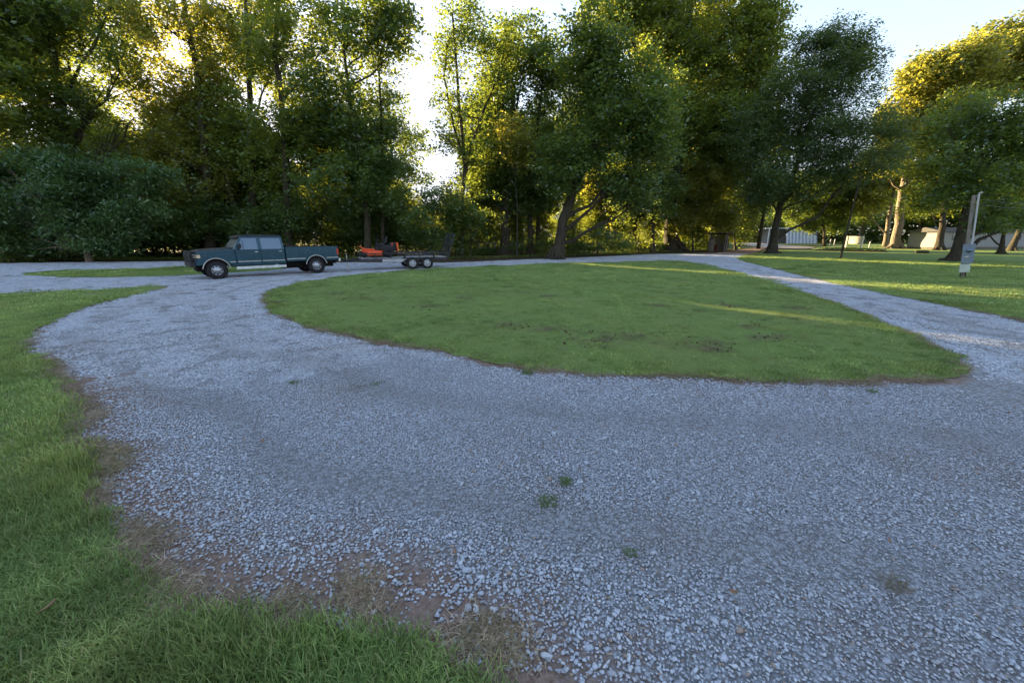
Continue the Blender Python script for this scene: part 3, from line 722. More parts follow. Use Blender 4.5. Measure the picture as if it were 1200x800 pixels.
# --- left woods, front row (left to right)
T('broadleaf_tree','yellow green tree cut by the left edge of the picture',(-70,303),[(-72,200),(-70,60)],[(0,110,48,50,-3),(-30,60,60,60),(10,60,30,30),(-50,170,60,50),(15,20,40,30)],'leaf_mid',L=.3,r0=.28)
T('drooping_tree','low bluish green drooping tree in front of the left woods',(103,304),[(100,275),(94,245),(85,215)],[(0,195,50,11),(45,188,42,11),(88,200,38,10),(30,212,50,11),(75,222,44,10),(118,218,34,9),(148,232,26,9),(10,232,46,11),(60,243,44,10),(105,246,36,9),(140,256,24,9),(162,270,16,9),(20,255,44,11),(75,266,38,10),(120,275,28,9),(15,276,40,10),(175,225,20,9),(-50,215,50,24),(-60,255,50,24),(-10,285,34,8),(95,286,34,8),(60,292,36,7),(135,286,22,7),(155,245,26,9),(185,245,18,8),(190,210,22,9),(165,200,30,10)],'leaf_blue',bk='bark_pale',L=.27,dens=1.9,r0=.2,flare=.3,dy=-3.5,depth=.75,wid=.36,droop=.7,thin=.40)
T('tall_tree','tall dark trunked tree at far left below the sun glow',(88,303),[(84,220),(74,140),(62,60),(56,-40)],[(50,20,70,40),(20,70,60,40),(100,55,50,34),(70,105,46,34),(130,10,45,30),(60,160,36,26,0,.6),(10,0,60,60),(140,85,32,24,0,.7),(110,130,30,24,0,.4),(150,145,30,22,0,.3),(120,170,34,18,0,.5)],'leaf_dark',r0=.5,dens=.75,thin=.40)
T('tall_tree','tall tree with gold backlit leaves left of the truck',(247,302),[(243,200),(233,100),(218,20),(212,-50)],[(190,30,55,40),(225,80,45,40),(175,85,40,34,3,.7),(215,140,50,40),(240,180,45,34),(190,180,35,26,0,.6),(250,10,45,50),(220,215,40,24),(185,130,28,26,3,.5)],'leaf_gold',r0=.45,dens=.85,thin=.42)
T('leaning_tree','leaning slim tree behind the truck nose',(287,303),[(278,255),(262,195),(250,140),(243,90)],[(245,100,30,34),(268,140,30,26),(240,170,28,20)],'leaf_mid',r0=.32,dens=.8,dy=2)
T('tall_tree','straight dark trunked tree directly behind the truck cab',(296,303),[(296,220),(293,140),(290,40),(286,-40)],[(300,20,48,44),(275,70,40,40),(320,80,40,36),(300,130,45,34),(330,165,40,28),(275,185,34,24)],'leaf_mid',r0=.38,dens=.85,dy=3,thin=.42)
T('tall_tree','tall tree with forked bare limbs behind the truck bed',(338,303),[(337,220),(330,120),(322,60),(328,-30)],[(345,25,45,34,0,.6),(375,60,40,34,0,.6),(350,130,48,36),(380,175,52,38),(340,200,45,30),(330,70,30,30,0,.6)],'leaf_mid',r0=.36,dens=.95,thin=.40)
T('dense_tree','dense dark green tree above the trailer hitch',(431,304),[(430,250),(424,190),(410,120),(402,40)],[(400,150,52,34),(425,190,48,32),(395,205,45,30),(420,25,46,40,0,.8),(455,30,26,30,0,.8),(400,90,36,28,0,.6),(440,225,40,24),(480,40,22,22,0,.6),(380,110,30,26,0,.7)],'leaf_dark',r0=.3,dens=1.05)
T('slender_tree','slender straight tree with wispy side twigs left of the bright sky gap',(449,303),[(448,220),(447,140),(443,60),(440,-30)],[(448,60,22,28,0,.5),(450,110,18,22,0,.4),(458,150,20,14,0,.4),(455,190,28,10,0,.5),(440,150,16,20,0,.4),(445,20,28,30,0,.6)],'leaf_fine',r0=.17,dens=.9,L=.22)
T('forked_tree','thin crowned tree forking into bare limbs right of the sky gap',(540,302),[(541,240),(545,195),(538,120),(533,50),(530,15)],[(532,22,30,26,0,1),(524,70,14,20,0,.5),(522,125,10,22,0,.4),(560,60,28,24,0,.8),(585,60,24,22,0,.9),(575,110,24,24,0,.8),(522,165,12,16,0,.4),(552,140,18,22,0,.6),(560,185,24,22,0,.8),(530,100,16,16,0,.5),(600,45,20,18,0,.7)],'leaf_dark',r0=.24,dens=.9,L=.24,stems=[[(543,215),(552,170),(566,130),(582,95),(592,55)],[(544,190),(530,140),(520,90),(524,50)]])
# --- middle row
T('round_tree','dark tree with short trunk just right of the forked tree',(592,300),[(592,250),(596,190),(602,110)],[(600,75,34,34),(622,60,26,26),(590,130,36,34),(575,180,34,32),(605,190,34,34),(585,225,34,24),(560,220,28,24)],'leaf_dark',r0=.5,dens=1.05)
T('round_tree','tree with a rusty gold patch of leaves in the middle row',(622,300),[(621,250),(625,190),(634,110)],[(640,70,30,28),(655,110,34,36),(640,215,34,28),(650,165,36,34),(620,240,30,20)],'leaf_dark',r0=.34,dens=1.05,dy=1)
T('rusty_shoot','rust gold leafy bough hanging between the middle dark trees',(606,300),[(606,240),(603,190)],[(600,160,20,18),(606,182,18,16)],'leaf_gold',r0=.08,dens=1.3,dy=-4,flare=.2)
T('leaning_tree','big tree whose dark trunk leans right in the middle of the row',(652,302),[(660,258),(673,220),(688,190),(702,150),(712,110)],[(690,60,44,34),(725,95,44,40),(690,115,40,34),(745,140,42,36),(700,165,38,30),(760,180,36,34),(665,190,34,30),(735,205,38,24),(700,45,30,24),(770,110,30,34),(745,235,28,16)],'leaf_dark',r0=.5,dens=1.1,dy=-2)
T('slim_tree','slim dark tree just left of the big lit trunk',(765,296),[(765,250),(764,200),(768,140)],[(765,150,34,34),(775,205,30,28),(740,240,28,20),(770,245,24,18)],'leaf_dark',r0=.25,dens=1)
T('giant_tree','towering tree with broad sunlit furrowed trunk beside the small hut',(786,294),[(787,265),(790,220),(797,150),(806,60),(810,-20)],[(745,5,44,30),(790,20,44,36),(840,25,44,36),(880,40,34,34),(770,60,38,30),(815,85,42,36),(860,100,44,38),(840,150,44,36),(800,150,34,34),(890,85,30,36),(880,150,36,36),(715,20,30,20),(900,20,26,28),(855,200,40,30)],'leaf_mid',bk='bark',r0=.95,dens=.85,L=.32,crad=.5,per=16)
T('gold_understorey','yellow green young tree leaning over the small hut',(812,295),[(812,270),(815,240)],[(810,235,24,24),(832,240,26,20),(820,215,26,20),(800,265,14,16),(850,262,18,16)],'leaf_gold',r0=.12,dens=1.2,L=.26,dy=1)
T('dark_shrub_tree','dark spreading tree right of the hut above the lane',(862,293),[(860,270),(856,245)],[(860,235,30,24),(840,255,26,16),(870,262,16,18),(852,270,22,12)],'leaf_dark',r0=.15,dens=1.2,dy=2)
# --- lone oaks on the right lawn
T('oak_tree','big dark oak with leaning trunk and buttressed foot beside the lane',(905,297.2),[(908,270),(914,240),(925,215),(938,180),(952,130)],[(955,62,26,20),(985,52,32,20),(1005,75,22,16),(975,90,40,26),(1010,110,26,18),(940,110,40,30),(985,140,44,26),(925,155,40,30),(1015,160,36,22),(900,190,40,28),(960,190,44,28),(1005,195,36,22),(930,225,30,16),(1040,185,26,18),(895,225,26,18),(885,150,30,30)],'leaf_fine',r0=.42,dens=1.5,L=.24,flare=1.3,wid=.4)
T('small_tree','small round leafed tree with twin stems behind the lawn pole',(966,289),[(966,272),(963,250)],[(962,248,22,16),(935,235,24,16),(985,238,24,18),(960,222,34,18),(930,250,16,12),(1000,222,24,18),(945,262,16,8),(980,262,12,9)],'leaf_dark',r0=.3,dens=1.2,L=.34,crad=.55,flare=.5)
T('giant_gold_tree','huge sunlit golden tree with tall bare reddish trunk on the right lawn',(1049,291.6),[(1053,262),(1058,225),(1066,190),(1076,140),(1088,100),(1100,80)],[(1048,165,22,20),(1060,140,26,26),(1085,110,32,30),(1115,80,36,24),(1150,66,36,20),(1185,50,30,22),(1140,100,34,28),(1075,165,28,22),(1100,140,34,28),(1180,85,34,28),(1030,195,24,10),(1215,70,30,30)],'leaf_gold',bk='bark_pale',r0=.6,dens=.95,L=.40,crad=.6,flare=.6)
T('pine_tree','pale trunked tree with drooping golden boughs left of the huge gold tree',(1037,288.5),[(1041,262),(1047,225),(1052,190)],[(1030,215,28,9),(1022,232,20,7),(1012,245,16,6),(1050,205,26,12),(1035,190,26,12)],'leaf_gold',bk='bark_pale',r0=.42,dens=1,L=.4,crad=.6,flare=.4,dy=-6)
T('lawn_tree','sunlit trunked tree with dark crown right of the huge golden tree',(1100,293.5),[(1104,265),(1108,235),(1114,190)],[(1110,165,30,24),(1085,195,28,22),(1125,200,26,24),(1095,225,24,16),(1080,240,16,12),(1120,135,26,20)],'leaf_mid',r0=.42,dens=1.1,L=.32,crad=.5)
T('spreading_tree','dark spreading tree with root flare behind the meter post',(1121,307),[(1125,285),(1131,255),(1140,220),(1150,180)],[(1150,150,32,26),(1175,175,34,28),(1130,185,28,24),(1195,205,30,26),(1150,215,30,22),(1190,130,30,28),(1125,225,24,14),(1215,160,30,40),(1175,240,24,12),(1110,150,24,20),(1160,262,22,9),(1195,255,24,12)],'leaf_dark',r0=.42,dens=1.35,flare=1.4,L=.22,crad=.36)
T('small_tree','low small leaved tree in front of the white house wall',(1172,298),[(1176,280),(1178,262)],[(1160,255,22,10),(1180,250,24,12),(1150,265,14,7),(1195,262,16,9)],'leaf_dark',r0=.26,dens=1.4,L=.25,flare=.6)
T('leaning_tree','right leaning dark trunk at the right edge of the picture',(1184,294.5),[(1193,275),(1203,250),(1215,210)],[(1205,215,26,22),(1225,180,34,34)],'leaf_dark',r0=.34,dens=1.2,L=.3,flare=.6)
# --- shrubs of the woodland edge
def shrub(label, base, blobs, mat='leaf_dark', **k):
    kw = dict(r0=.07, dens=1.5, L=.2, crad=.34, flare=.1, cat='shrub', per=16); kw.update(k)
    T('shrub', label, base, [(base[0], base[1] - 12), (base[0] + 2, base[1] - 30)], blobs, mat, **kw)
shrub('dark shrub under the forked tree beside the trailer gate',(505,303),[(500,270,26,24),(525,262,24,26),(485,240,26,24),(515,232,28,20)],dy=-.5)
shrub('dark shrub at the foot of the forked tree',(552,303),[(552,270,24,24),(570,250,22,20),(540,240,20,20)])
shrub('dark shrub behind the orange mower',(440,303),[(440,262,30,24),(410,250,30,26),(462,240,24,22)],dy=1)
shrub('olive shrub behind the truck bed',(370,303),[(365,262,34,24),(335,255,30,26),(385,235,30,22)],dy=1)
shrub('dark shrub left of the truck hood',(215,303),[(210,270,34,22),(180,262,30,24),(240,255,28,24),(160,280,26,14)],dy=1)
shrub('dark shrub in the shade under the drooping tree',(60,305),[(60,280,40,18),(110,285,34,14),(20,285,40,18)],dy=-1)
shrub('dark shrub at the far left woodland edge',(-30,305),[(-20,270,50,26),(-90,265,60,36),(-60,220,60,40)],dy=1)
shrub('dark shrub between the leaning trunk and the slim trees',(268,304),[(265,262,26,26),(300,262,28,24),(290,285,24,14)],dy=2)
shrub('bushy growth at the foot of the slim middle trees',(700,299),[(700,280,24,12),(675,285,18,9),(725,284,20,9)],dens=1)
shrub('pale weedy bush between the middle trunks',(612,300),[(606,288,16,8),(640,287,14,9)],'leaf_mid',dens=1)
shrub('leafy bush below the slim dark tree',(748,297),[(748,280,18,9),(735,270,12,9)],'leaf_mid',dens=1)
# --- backwoods: copies of a few kinds, deeper in the wood
def back_proto(mat, hgt, spread, seed, bl):
    root = empty('backwoods_tree', (0, 0, 0), 0)
    m = MB(); m.tube([(0, 0, -.2), (.1, 0, hgt * .3), (-.1, .1, hgt * .6), (.1, 0, hgt * .9)], [.34, .26, .18, .05], 7)
    cls = []
    for (x, y, z, r_) in bl:
        c, sub = blob_clusters((x * spread, y * spread, z * hgt), (r_ * spread, r_ * spread, r_ * spread * .8), .55, .5); cls.append(c)
        m.tube([(0, 0, z * hgt * .55), (x * spread * .5, y * spread * .5, z * hgt * .75), (x * spread, y * spread, z * hgt)], [.12, .08, .03], 5, False)
    m.build('trunk', M['bark'], root, smooth=True)
    P, t_ = leaf_cloud(np.vstack(cls), 16, .55); leaves('crown', P, .40, M[mat], root, t_, .18, gapcut=False)
    return root
protos = [back_proto('leaf_mid', 19, 5, 1, [(0, 0, .85, .7), (.6, .1, .7, .6), (-.6, -.1, .65, .65), (.1, .5, .5, .6), (-.3, .5, .8, .5), (.3, -.5, .42, .5)]),
          back_proto('leaf_gold', 16, 4.5, 2, [(0, 0, .82, .75), (.55, -.3, .62, .6), (-.6, .2, .6, .6), (0, .3, .4, .6), (.2, -.4, .28, .5)]),
          back_proto('leaf_dark', 21, 5, 3, [(0, 0, .88, .6), (.5, .3, .72, .6), (-.5, -.2, .7, .65), (.4, -.4, .52, .6), (-.5, .3, .48, .6), (0, 0, .35, .5)])]
under = empty('understorey_tree', (0, 0, 0), 0)
_m = MB(); _cl = []
for (x_, y_, z_) in ((0, 0, 9), (.3, .2, 8), (-.4, .1, 7)): _m.tube([(0, 0, -.2), (x_ * .5, y_, z_ * .4), (x_ * 2, y_ * 2, z_)], [.12, .08, .02], 6)
for (x_, y_, z_, r_) in [(0, 0, 9, 1.7), (1.2, .2, 7.6, 1.5), (-1.3, -.2, 7.2, 1.6), (.3, 1.1, 5.8, 1.7), (-.6, -1.1, 5.2, 1.7), (1.6, -.4, 4.6, 1.5), (-1.7, .4, 4.0, 1.5), (.2, -.3, 3.2, 1.7), (.9, .8, 2.2, 1.4), (-.9, -.4, 1.7, 1.3)]:
    c_, s_ = blob_clusters((x_, y_, z_), (r_, r_, r_ * .8), 1.5, .36); _cl.append(c_)
    _m.tube([(0, 0, z_ * .6), (x_, y_, z_)], [.05, .02], 4, False)
_m.build('trunk', M['bark'], under, smooth=True)
_P, _t = leaf_cloud(np.vstack(_cl), 15, .36); leaves('crown', _P, .27, M['leaf_mid'], under, _t, .18, gapcut=False)
protos.append(under)
spots_b = [(AT(a_, 277, b_).x, b_, c_, 3) for a_, b_, c_ in ((85,47,.95),(110,44,.85),(140,49,.9),(165,46,1.1),(190,50,1.3),(215,47,1.3),(60,50,1.2),(30,47,1.3),(235,52,1.4))]
# (px of the trunk, forward metres, height scale, kind)
for px, Y, s_, k in [(-20,58,1.4,2),(70,48,.62,0),(180,60,1.2,0),(250,58,1.35,0),(310,64,1.3,0),(365,66,1.3,0),(395,58,1.25,0),(430,62,1.1,2),(240,46,.6,2),(320,44,.6,2),(400,45,.55,2),(140,47,.55,2),(590,60,.9,2),(610,52,.85,0),(645,56,1.0,2),(680,60,1.05,2),(712,66,1.1,0),(735,50,.7,2),(790,78,1.4,2),(825,70,1.2,0),(-40,44,1,0),(-120,42,1,2),(-200,40,1,0),(-190,52,1,0),(60,58,.8,1),(115,62,.55,1),(165,52,.85,1),(108,50,1.0,1),(132,56,.8,0),(150,48,1.0,2),(95,60,.8,1),(172,64,1.2,0),(122,44,.85,1),(200,47,1.0,0),(150,70,.7,1),(225,62,1.0,1),(262,50,1.1,1),(300,58,1,1),(275,70,1,0),(325,48,1.05,0),(350,60,.95,1),(385,50,1.05,2),(415,66,.95,0),(90,48,.6,0),(30,70,.9,1),(-60,66,1,0),(440,50,.75,2),(478,60,.42,1),(510,75,.4,0),(545,64,.5,1),
                     (572,46,.8,2),(700,52,.9,1),(725,58,1.1,0),(760,66,1.3,1),(800,72,1.25,1),(842,64,.9,1),(660,64,.8,0),(630,50,.8,2),(880,60,.95,2)]:
    p = AT(px, 277, Y); spots_b.append((p.x, Y, s_, k))
for px in range(-380, -120, 45):
    p = AT(px, 277, 30 + abs(px) * .01); spots_b.append((p.x, p.y, 1, abs(px) % 3))
for px, Y, s_ in [(-260,36,1.1),(-210,38,1.2),(-160,37,1),(-110,39,1.2),(-60,38,1.1),(-20,40,1.2),(25,41,1.1),(60,43,1.2),(95,41,1.0),(125,44,1.15),(150,41,1.25),(175,39,1.15),(200,42,1.3),(222,40,1.1),(245,44,1.3),(268,41,1.1),(305,42,1.2),(330,40,1.1),(352,44,1.3),(378,41,1.15),(400,43,1.2),(425,42,1.0),(455,42,.8),(480,43,.7),(515,42,.7),(560,44,.8),(580,50,.9),(604,48,.7),(632,52,.7),(672,50,.6),(695,56,.8),(730,55,.7),(758,60,.9),(800,63,1.3),(822,60,1.2),(846,62,1.2),(868,66,.9)]:
    p = AT(px, 277, Y); spots_b.append((p.x, Y, s_, 3))
def nudge(x, y, r_):
    for a, b, w_ in gaps:                # keep whole crowns out of the few planes where sun reaches the ground
        if np.hypot(*a) < 6 and False: continue
        if a[0] < 0 and r_ < 4: continue
        c = (a + b) / 2; v = np.array([x, y]) - c; u = np.array([sx, sy]) / np.hypot(sx, sy)
        if v @ u < 0: continue
        off = v[0] * -u[1] + v[1] * u[0]
        need = (r_ if a[0] > 0 else r_ * .6) + w_ + .1
        if abs(off) < need - .02:
            sh = (need - abs(off)) * (1 if off >= 0 else -1); x += -u[1] * sh; y += u[0] * sh
    return x, y
for i, (x, y, s_, k) in enumerate(spots_b):
    px_ = x / y * 435 + 600
    if px_ < 430 and k < 3: s_ *= .78
    if k == 3 and x < 0 and abs(x * math.cos(SUN_AZ) - y * math.sin(SUN_AZ) + 1.0) < .9: s_ = min(s_, .8)
    rn = (6.0 if k < 3 else 2.6) * s_
    for _ in range(3): x, y = nudge(x, y, rn)
    if nudge(x, y, rn * .85) != (x, y): continue
    src = protos[k]; o = copy_tree(src); o.location = (x, y, 0); o.rotation_euler = (0, 0, rnd.uniform(0, 6.28)); o.scale = (s_ * rnd.uniform(.9, 1.1), s_ * rnd.uniform(.9, 1.1), s_)
    tag(o, ['mid green tree standing in the backwoods behind the front row', 'golden backlit tree standing in the backwoods', 'dark green tree standing deep in the backwoods', 'low bushy understorey tree between the trunks of the wood'][k], 'tree', ['mid green backwoods trees', 'golden backwoods trees', 'dark backwoods trees', 'understorey trees'][k])
    if k == 3: o.name = 'understorey_tree'
# --- far woods: right background and beyond the field
far = []
for px, Y, s_, k in [(-300,190,1,2),(480,170,.8,2),(500,190,.8,0),(520,160,.7,2),(545,175,.7,0),(575,180,.8,2),(610,170,.8,0),(650,190,.8,2),(690,180,.8,0),(730,185,.9,2),(770,180,.9,0),(810,190,.9,2),
                     (858,150,.9,2),(875,160,1.1,0),(893,148,1.0,2),(912,165,1.2,2),(930,155,1.1,0),(950,160,1.2,2),(975,150,1.1,2),(1000,140,1.1,2),(1025,150,1.2,2),(1052,135,1,2),(1075,140,1.1,2),(1100,150,1.2,2),(1130,140,1.2,2),(1160,130,1.2,2),(1190,140,1.2,2),(1225,135,1.2,2),(1260,140,1.2,2),(1008,100,.8,2),(1075,105,.9,2),(1120,100,.9,0),(1165,95,1,2)]:
    p = AT(px, 277, Y); far.append((p.x, Y, s_, k))
for x, y, s_, k in far:
    o = copy_tree(protos[k]); o.location = (x, y, 0); o.rotation_euler = (0, 0, rnd.uniform(0, 6.28)); o.scale = (s_ * 1.5, s_ * 1.5, s_)
    o.name = 'far_tree'; tag(o, 'distant dark tree in the wood line beyond the lawns' if k == 2 else 'distant green tree in the wood line beyond the fields', 'tree', 'dark distant trees' if k == 2 else 'green distant trees')
for p_ in protos:
    for ch in list(p_.children): bpy.data.objects.remove(ch)
    bpy.data.objects.remove(p_)
# --- undergrowth: one leafy mass along the wood's edge and the crop field beyond
def strip_leaves(name, label, path, depth, h, n, L, mat, cat, hz=.7, light=.5):
    path = [np.array(AT(px, 277, Y)[:2]) for px, Y in path]; seg = np.array([np.hypot(*(path[i + 1] - path[i])) for i in range(len(path) - 1)]); cum = seg / seg.sum()
    i = rng.choice(len(seg), n, p=cum); t = rng.random(n); A = np.array(path)
    q = A[i] * (1 - t[:, None]) + A[i + 1] * t[:, None] + np.column_stack([rng.normal(0, .3, n), rng.uniform(0, depth, n)])
    top = h * (.35 + .9 * vnoise(q[:, 0], q[:, 1], 2.2, 61) * (.6 + .4 * vnoise(q[:, 0], q[:, 1], .7, 62)))
    z = top * rng.random(n) ** hz
    o = leaves(name, np.column_stack([q, z]), L, M[mat], None, np.clip(light + .5 * (vnoise(q[:, 0], q[:, 1], 1.1, 63) - .5), 0, 1), .18, .1)
    return tag(o, label, cat, None, 'stuff')
strip_leaves('undergrowth', 'dark tangled undergrowth along the foot of the left woods', [(-400,30),(-100,34),(100,35.5),(300,36.5),(470,37),(540,38)], 5, 5.0, 95000, .22, 'leaf_dark', 'undergrowth', .75, .35)
strip_leaves('undergrowth', 'leafy undergrowth below the middle row of trees', [(540,39),(620,42),(700,45),(760,50),(800,55),(850,58)], 3.5, 1.5, 26000, .22, 'leaf_dark', 'undergrowth', .7, .6)
strip_leaves('crop', 'pale green crop field seen between the trunks', [(470,50),(600,54),(760,66),(850,80)], 70, 1.1, 42000, .42, 'leaf_mid', 'crop', .5, .95)
strip_leaves('verge_weeds', 'short weeds on the verge between road and woods', [(-300,31.5),(0,32.2),(240,32.8),(520,33),(600,36),(700,42),(790,50)], 2.6, .22, 16000, .14, 'leaf_mid', 'weeds', .6, .6)

strip_leaves('hedgerow', 'sunlit hedgerow far beyond the field', [(440,95),(560,90),(700,95),(860,105)], 5, 9, 34000, .62, 'leaf_mid', 'hedge', .8, .7)
strip_leaves('hedgerow', 'dark dense growth below the far wood line on the right', [(850,118),(950,118),(1060,108),(1180,98),(1400,80)], 9, 12, 26000, 1.0, 'leaf_dark', 'hedge', .85, .35)
strip_leaves('undergrowth', 'tangled saplings deep in the left woods', [(-250,42),(0,46),(120,50),(330,48),(470,52),(560,52)], 6, 7.5, 60000, .36, 'leaf_mid', 'undergrowth', .8, .5)
# ------------------------------------------------------------------ truck
M['paint'] = simple('teal truck paint', (.005, .050, .078, 1), .25, .1, .4, .06, 3, coat=.3)
M['black'] = simple('black plastic', (.014, .014, .016, 1), .5, 0, .3, .3, 8)
M['hoodpaint'] = simple('faded dark hood', (.035, .036, .036, 1), .42, .1, .4, .5, 2.5)
M['rubber'] = simple('tyre rubber', (.022, .021, .022, 1), .85, 0, .2, .3, 10)
M['chrome'] = simple('worn chrome', (.62, .63, .64, 1), .22, .9, .5, .12, 9)
M['rim'] = simple('polished alloy rim', (.36, .37, .39, 1), .33, .75, .5, .15, 9)
M['trim'] = simple('silver beige trim', (.42, .41, .38, 1), .45, .3, .4, .12, 8)
M['board'] = simple('pale running board', (.55, .57, .54, 1), .5, .2, .4, .2, 5)
M['glass'] = simple('reflective window glass', (.10, .14, .19, 1), .04, .5, .8, .05, 2)
M['lamp'] = simple('headlight lens', (.45, .46, .45, 1), .15, .3, .7, .1, 5)
M['redlens'] = simple('red tail lens', (.35, .012, .01, 1), .25, 0, .6, .1, 5)
M['under'] = simple('underbody', (.02, .018, .016, 1), .9, 0, .1, .3, 5)
M['interior'] = simple('grey seat fabric', (.06, .065, .07, 1), .9, 0, .1, .3, 5)
def arch(cx, cz, r, n=10, a0=180, a1=0):
    return [(cx + r * math.cos(R(a0 + (a1 - a0) * i / n)), cz + r * math.sin(R(a0 + (a1 - a0) * i / n))) for i in range(n + 1)]
def wheel(parent, x, y, z, r, wd, side, rimr, kind='truck', name='wheel'):
    T_ = Matrix.Translation((x, y, z)); h = wd / 2
    m = MB(); m.lathe([(-h * .8, rimr), (-h, rimr + .03), (-h * .98, r - .06), (-h * .75, r - .012), (-h * .7, r), (h * .7, r), (h * .75, r - .012), (h * .98, r - .06), (h, rimr + .03), (h * .8, rimr)], 32, T_)
    if kind == 'truck':
        for k in range(28):    # tread lugs
            a = 2 * math.pi * k / 28; Mx = T_ @ Matrix.Rotation(a, 4, 'Y'); m.box((r - .008, -h * .95, -.022), (r + .010, h * .95, .022), Mx)
    w_ = m.build(name, M['rubber'], parent, smooth=True)
    m = MB(); s = side
    m.lathe([(s * h * .82, rimr + .004), (s * h * .9, rimr - .012), (s * h * .55, rimr - .03), (s * h * .5, rimr - .045), (s * h * .72, rimr * .52), (s * h * .8, rimr * .36), (s * h * .95, rimr * .30), (s * h * 1.0, rimr * .2), (s * h * 1.0, .001)], 28, T_)
    m.lathe([(-s * h * .82, rimr + .004), (-s * h * .2, rimr - .03), (-s * h * .2, .001)], 20, T_)
    m.build('rim', {'truck': M['rim'], 'trailer': M['whitewheel'], 'mower': M['black']}[kind], w_, smooth=True)
    m = MB(); nh = 8 if kind == 'truck' else 5
    for k in range(nh):
        a = 2 * math.pi * k / nh; rr_ = rimr * .72
        Mx = T_ @ Matrix.Translation((rr_ * math.cos(a), s * h * .64, rr_ * math.sin(a))) @ Matrix.Rotation(-s * .0, 4, 'X')
        m.lathe([(-.012, rimr * .13), (s * .012, rimr * .13), (s * .012, .0005)], 10, Mx)
    m.build('rim_hole', M['black'], w_)['kind'] = 'stuff'
    return w_
M['whitewheel'] = simple('white painted steel wheel', (.36, .37, .39, 1), .5, 0, .4, .12, 7)
A = G(257, 327.5); B = G(371.5, 320.3)
hd = (A - B).normalized(); ang = math.atan2(hd.y, hd.x); mid = (A + B) / 2
side_n = Vector((-hd.y, hd.x, 0))       # towards the camera
mid = mid - side_n * .84                # contact points are those of the near wheels
tz = float(H(mid.x, mid.y)) + .01
truck = empty('pickup_truck', (mid.x, mid.y, tz), ang, 'dark teal crew cab pickup truck with black brush guard parked on the gravel', 'truck')
AXF, AXR, TR = 2.14, -2.14, .40
for x in (AXF, AXR):
    for s in (1, -1): wheel(truck, x, s * .84, TR, TR, .27, s, .225)
# front clip
def yb(hw, z0=1.0, k=.0):
    return (lambda x, z: -(hw - max(0, z - z0) * k)), (lambda x, z: hw - max(0, z - z0) * k)
fa = arch(AXF, TR + .02, .50, 12, 180, 0)
fa = [p for p in fa if p[1] >= .52]
front = [(1.36, .55), (1.36, 1.33), (1.9, 1.29), (2.6, 1.25), (2.80, 1.20), (2.87, 1.12), (2.88, .70), (2.80, .62)] + [(x, z) for x, z in arch(AXF, TR + .02, .50, 12, 0, 180) if z > .56]
y0, y1 = -.985, .985
MB().prism(front, y0, y1).build('front_fender', M['paint'], truck, bevel=.03)
MB().prism([(1.30, 1.335), (1.30, 1.375), (1.9, 1.345), (2.6, 1.295), (2.79, 1.235), (2.85, 1.19), (2.79, 1.18), (2.6, 1.24), (1.9, 1.28)], -.80, .80).build('hood', M['hoodpaint'], truck, bevel=.02)
MB().prism([(1.32, 1.33), (1.32, 1.40), (1.44, 1.385), (1.55, 1.33)], -.84, .84).build('cowl', M['black'], truck, bevel=.01)
# cab lower body
cab = [(-.70, .56), (-.70, 1.30), (1.36, 1.30), (1.36, .56)]
MB().prism(cab, -.965, .965).build('cab_body', M['paint'], truck, bevel=.02)
# doors with gaps
for s in (1, -1):
    for (xa, xb) in ((.36, 1.33), (-.66, .33)):
        d = MB(); d.prism([(xa + .01, .60), (xa + .01, 1.285), (xb - .01, 1.285), (xb - .01, .60)], s * .955, s * .992)
        # upper door frame around the window, leaning inwards
        yt = lambda z: .985 - (z - 1.28) * .26
        fr = .055; zt_, zb_ = 1.86, 1.285
        slope = (lambda z: (z - 1.285) * .50) if xb > 1 else (lambda z: (z - 1.285) * .06)
        def slab(poly): d.prism(poly, lambda x, z: s * (yt(z) - .03), lambda x, z: s * yt(z))
        slab([(xa + .01, zb_), (xa + .01 + fr, zb_), (xa + .01 + fr, zt_), (xa + .01, zt_)])
        if xb > 1:
            slab([(xb - .01 - fr, zb_), (xb - .01, zb_), (xb - .01 - slope(zt_), zt_), (xb - .01 - slope(zt_) - fr, zt_)])
            slab([(xa + .066, zt_ - fr), (xb - .08 - slope(zt_ - fr), zt_ - fr), (xb - .08 - slope(zt_), zt_), (xa + .066, zt_)])
        else:
            slab([(xb - .01 - fr, zb_), (xb - .01, zb_), (xb - .01, zt_), (xb - .01 - fr, zt_)])
            slab([(xa + .066, zt_ - fr), (xb - .066, zt_ - fr), (xb - .066, zt_), (xa + .066, zt_)])
        do = d.build('door', M['paint'], truck, bevel=.008)
        g = MB()
        if xb > 1: pg = [(xa + .06, zb_ + .01), (xb - .06, zb_ + .01), (xb - .07 - slope(zt_ - fr), zt_ - fr + .01), (xa + .06, zt_ - fr + .01)]
        else: pg = [(xa + .06, zb_ + .01), (xb - .06, zb_ + .01), (xb - .06, zt_ - fr + .01), (xa + .06, zt_ - fr + .01)]
        g.prism(pg, lambda x, z: s * (yt(z) - .026), lambda x, z: s * (yt(z) - .014)); g.build('window', M['glass'], do)
        MB().box((xa + .09, s * .990, 1.16), (xa + .23, s * 1.012, 1.19)).build('handle', M['chrome'], do, bevel=.004)
        MB().box((xa + .015, s * .990, .735), (xb - .015, s * 1.003, .775)).build('trim_strip', M['trim'], do, bevel=.004)
        if xb > 1:
            MB().prism([(xb - .33, zb_ + .02), (xb - .31, zb_ + .02), (xb - .33, zt_ - fr - .1), (xb - .35, zt_ - fr - .1)], lambda x, z: s * (yt(z) - .014), lambda x, z: s * (yt(z) - .004)).build('window_bar', M['black'], do)
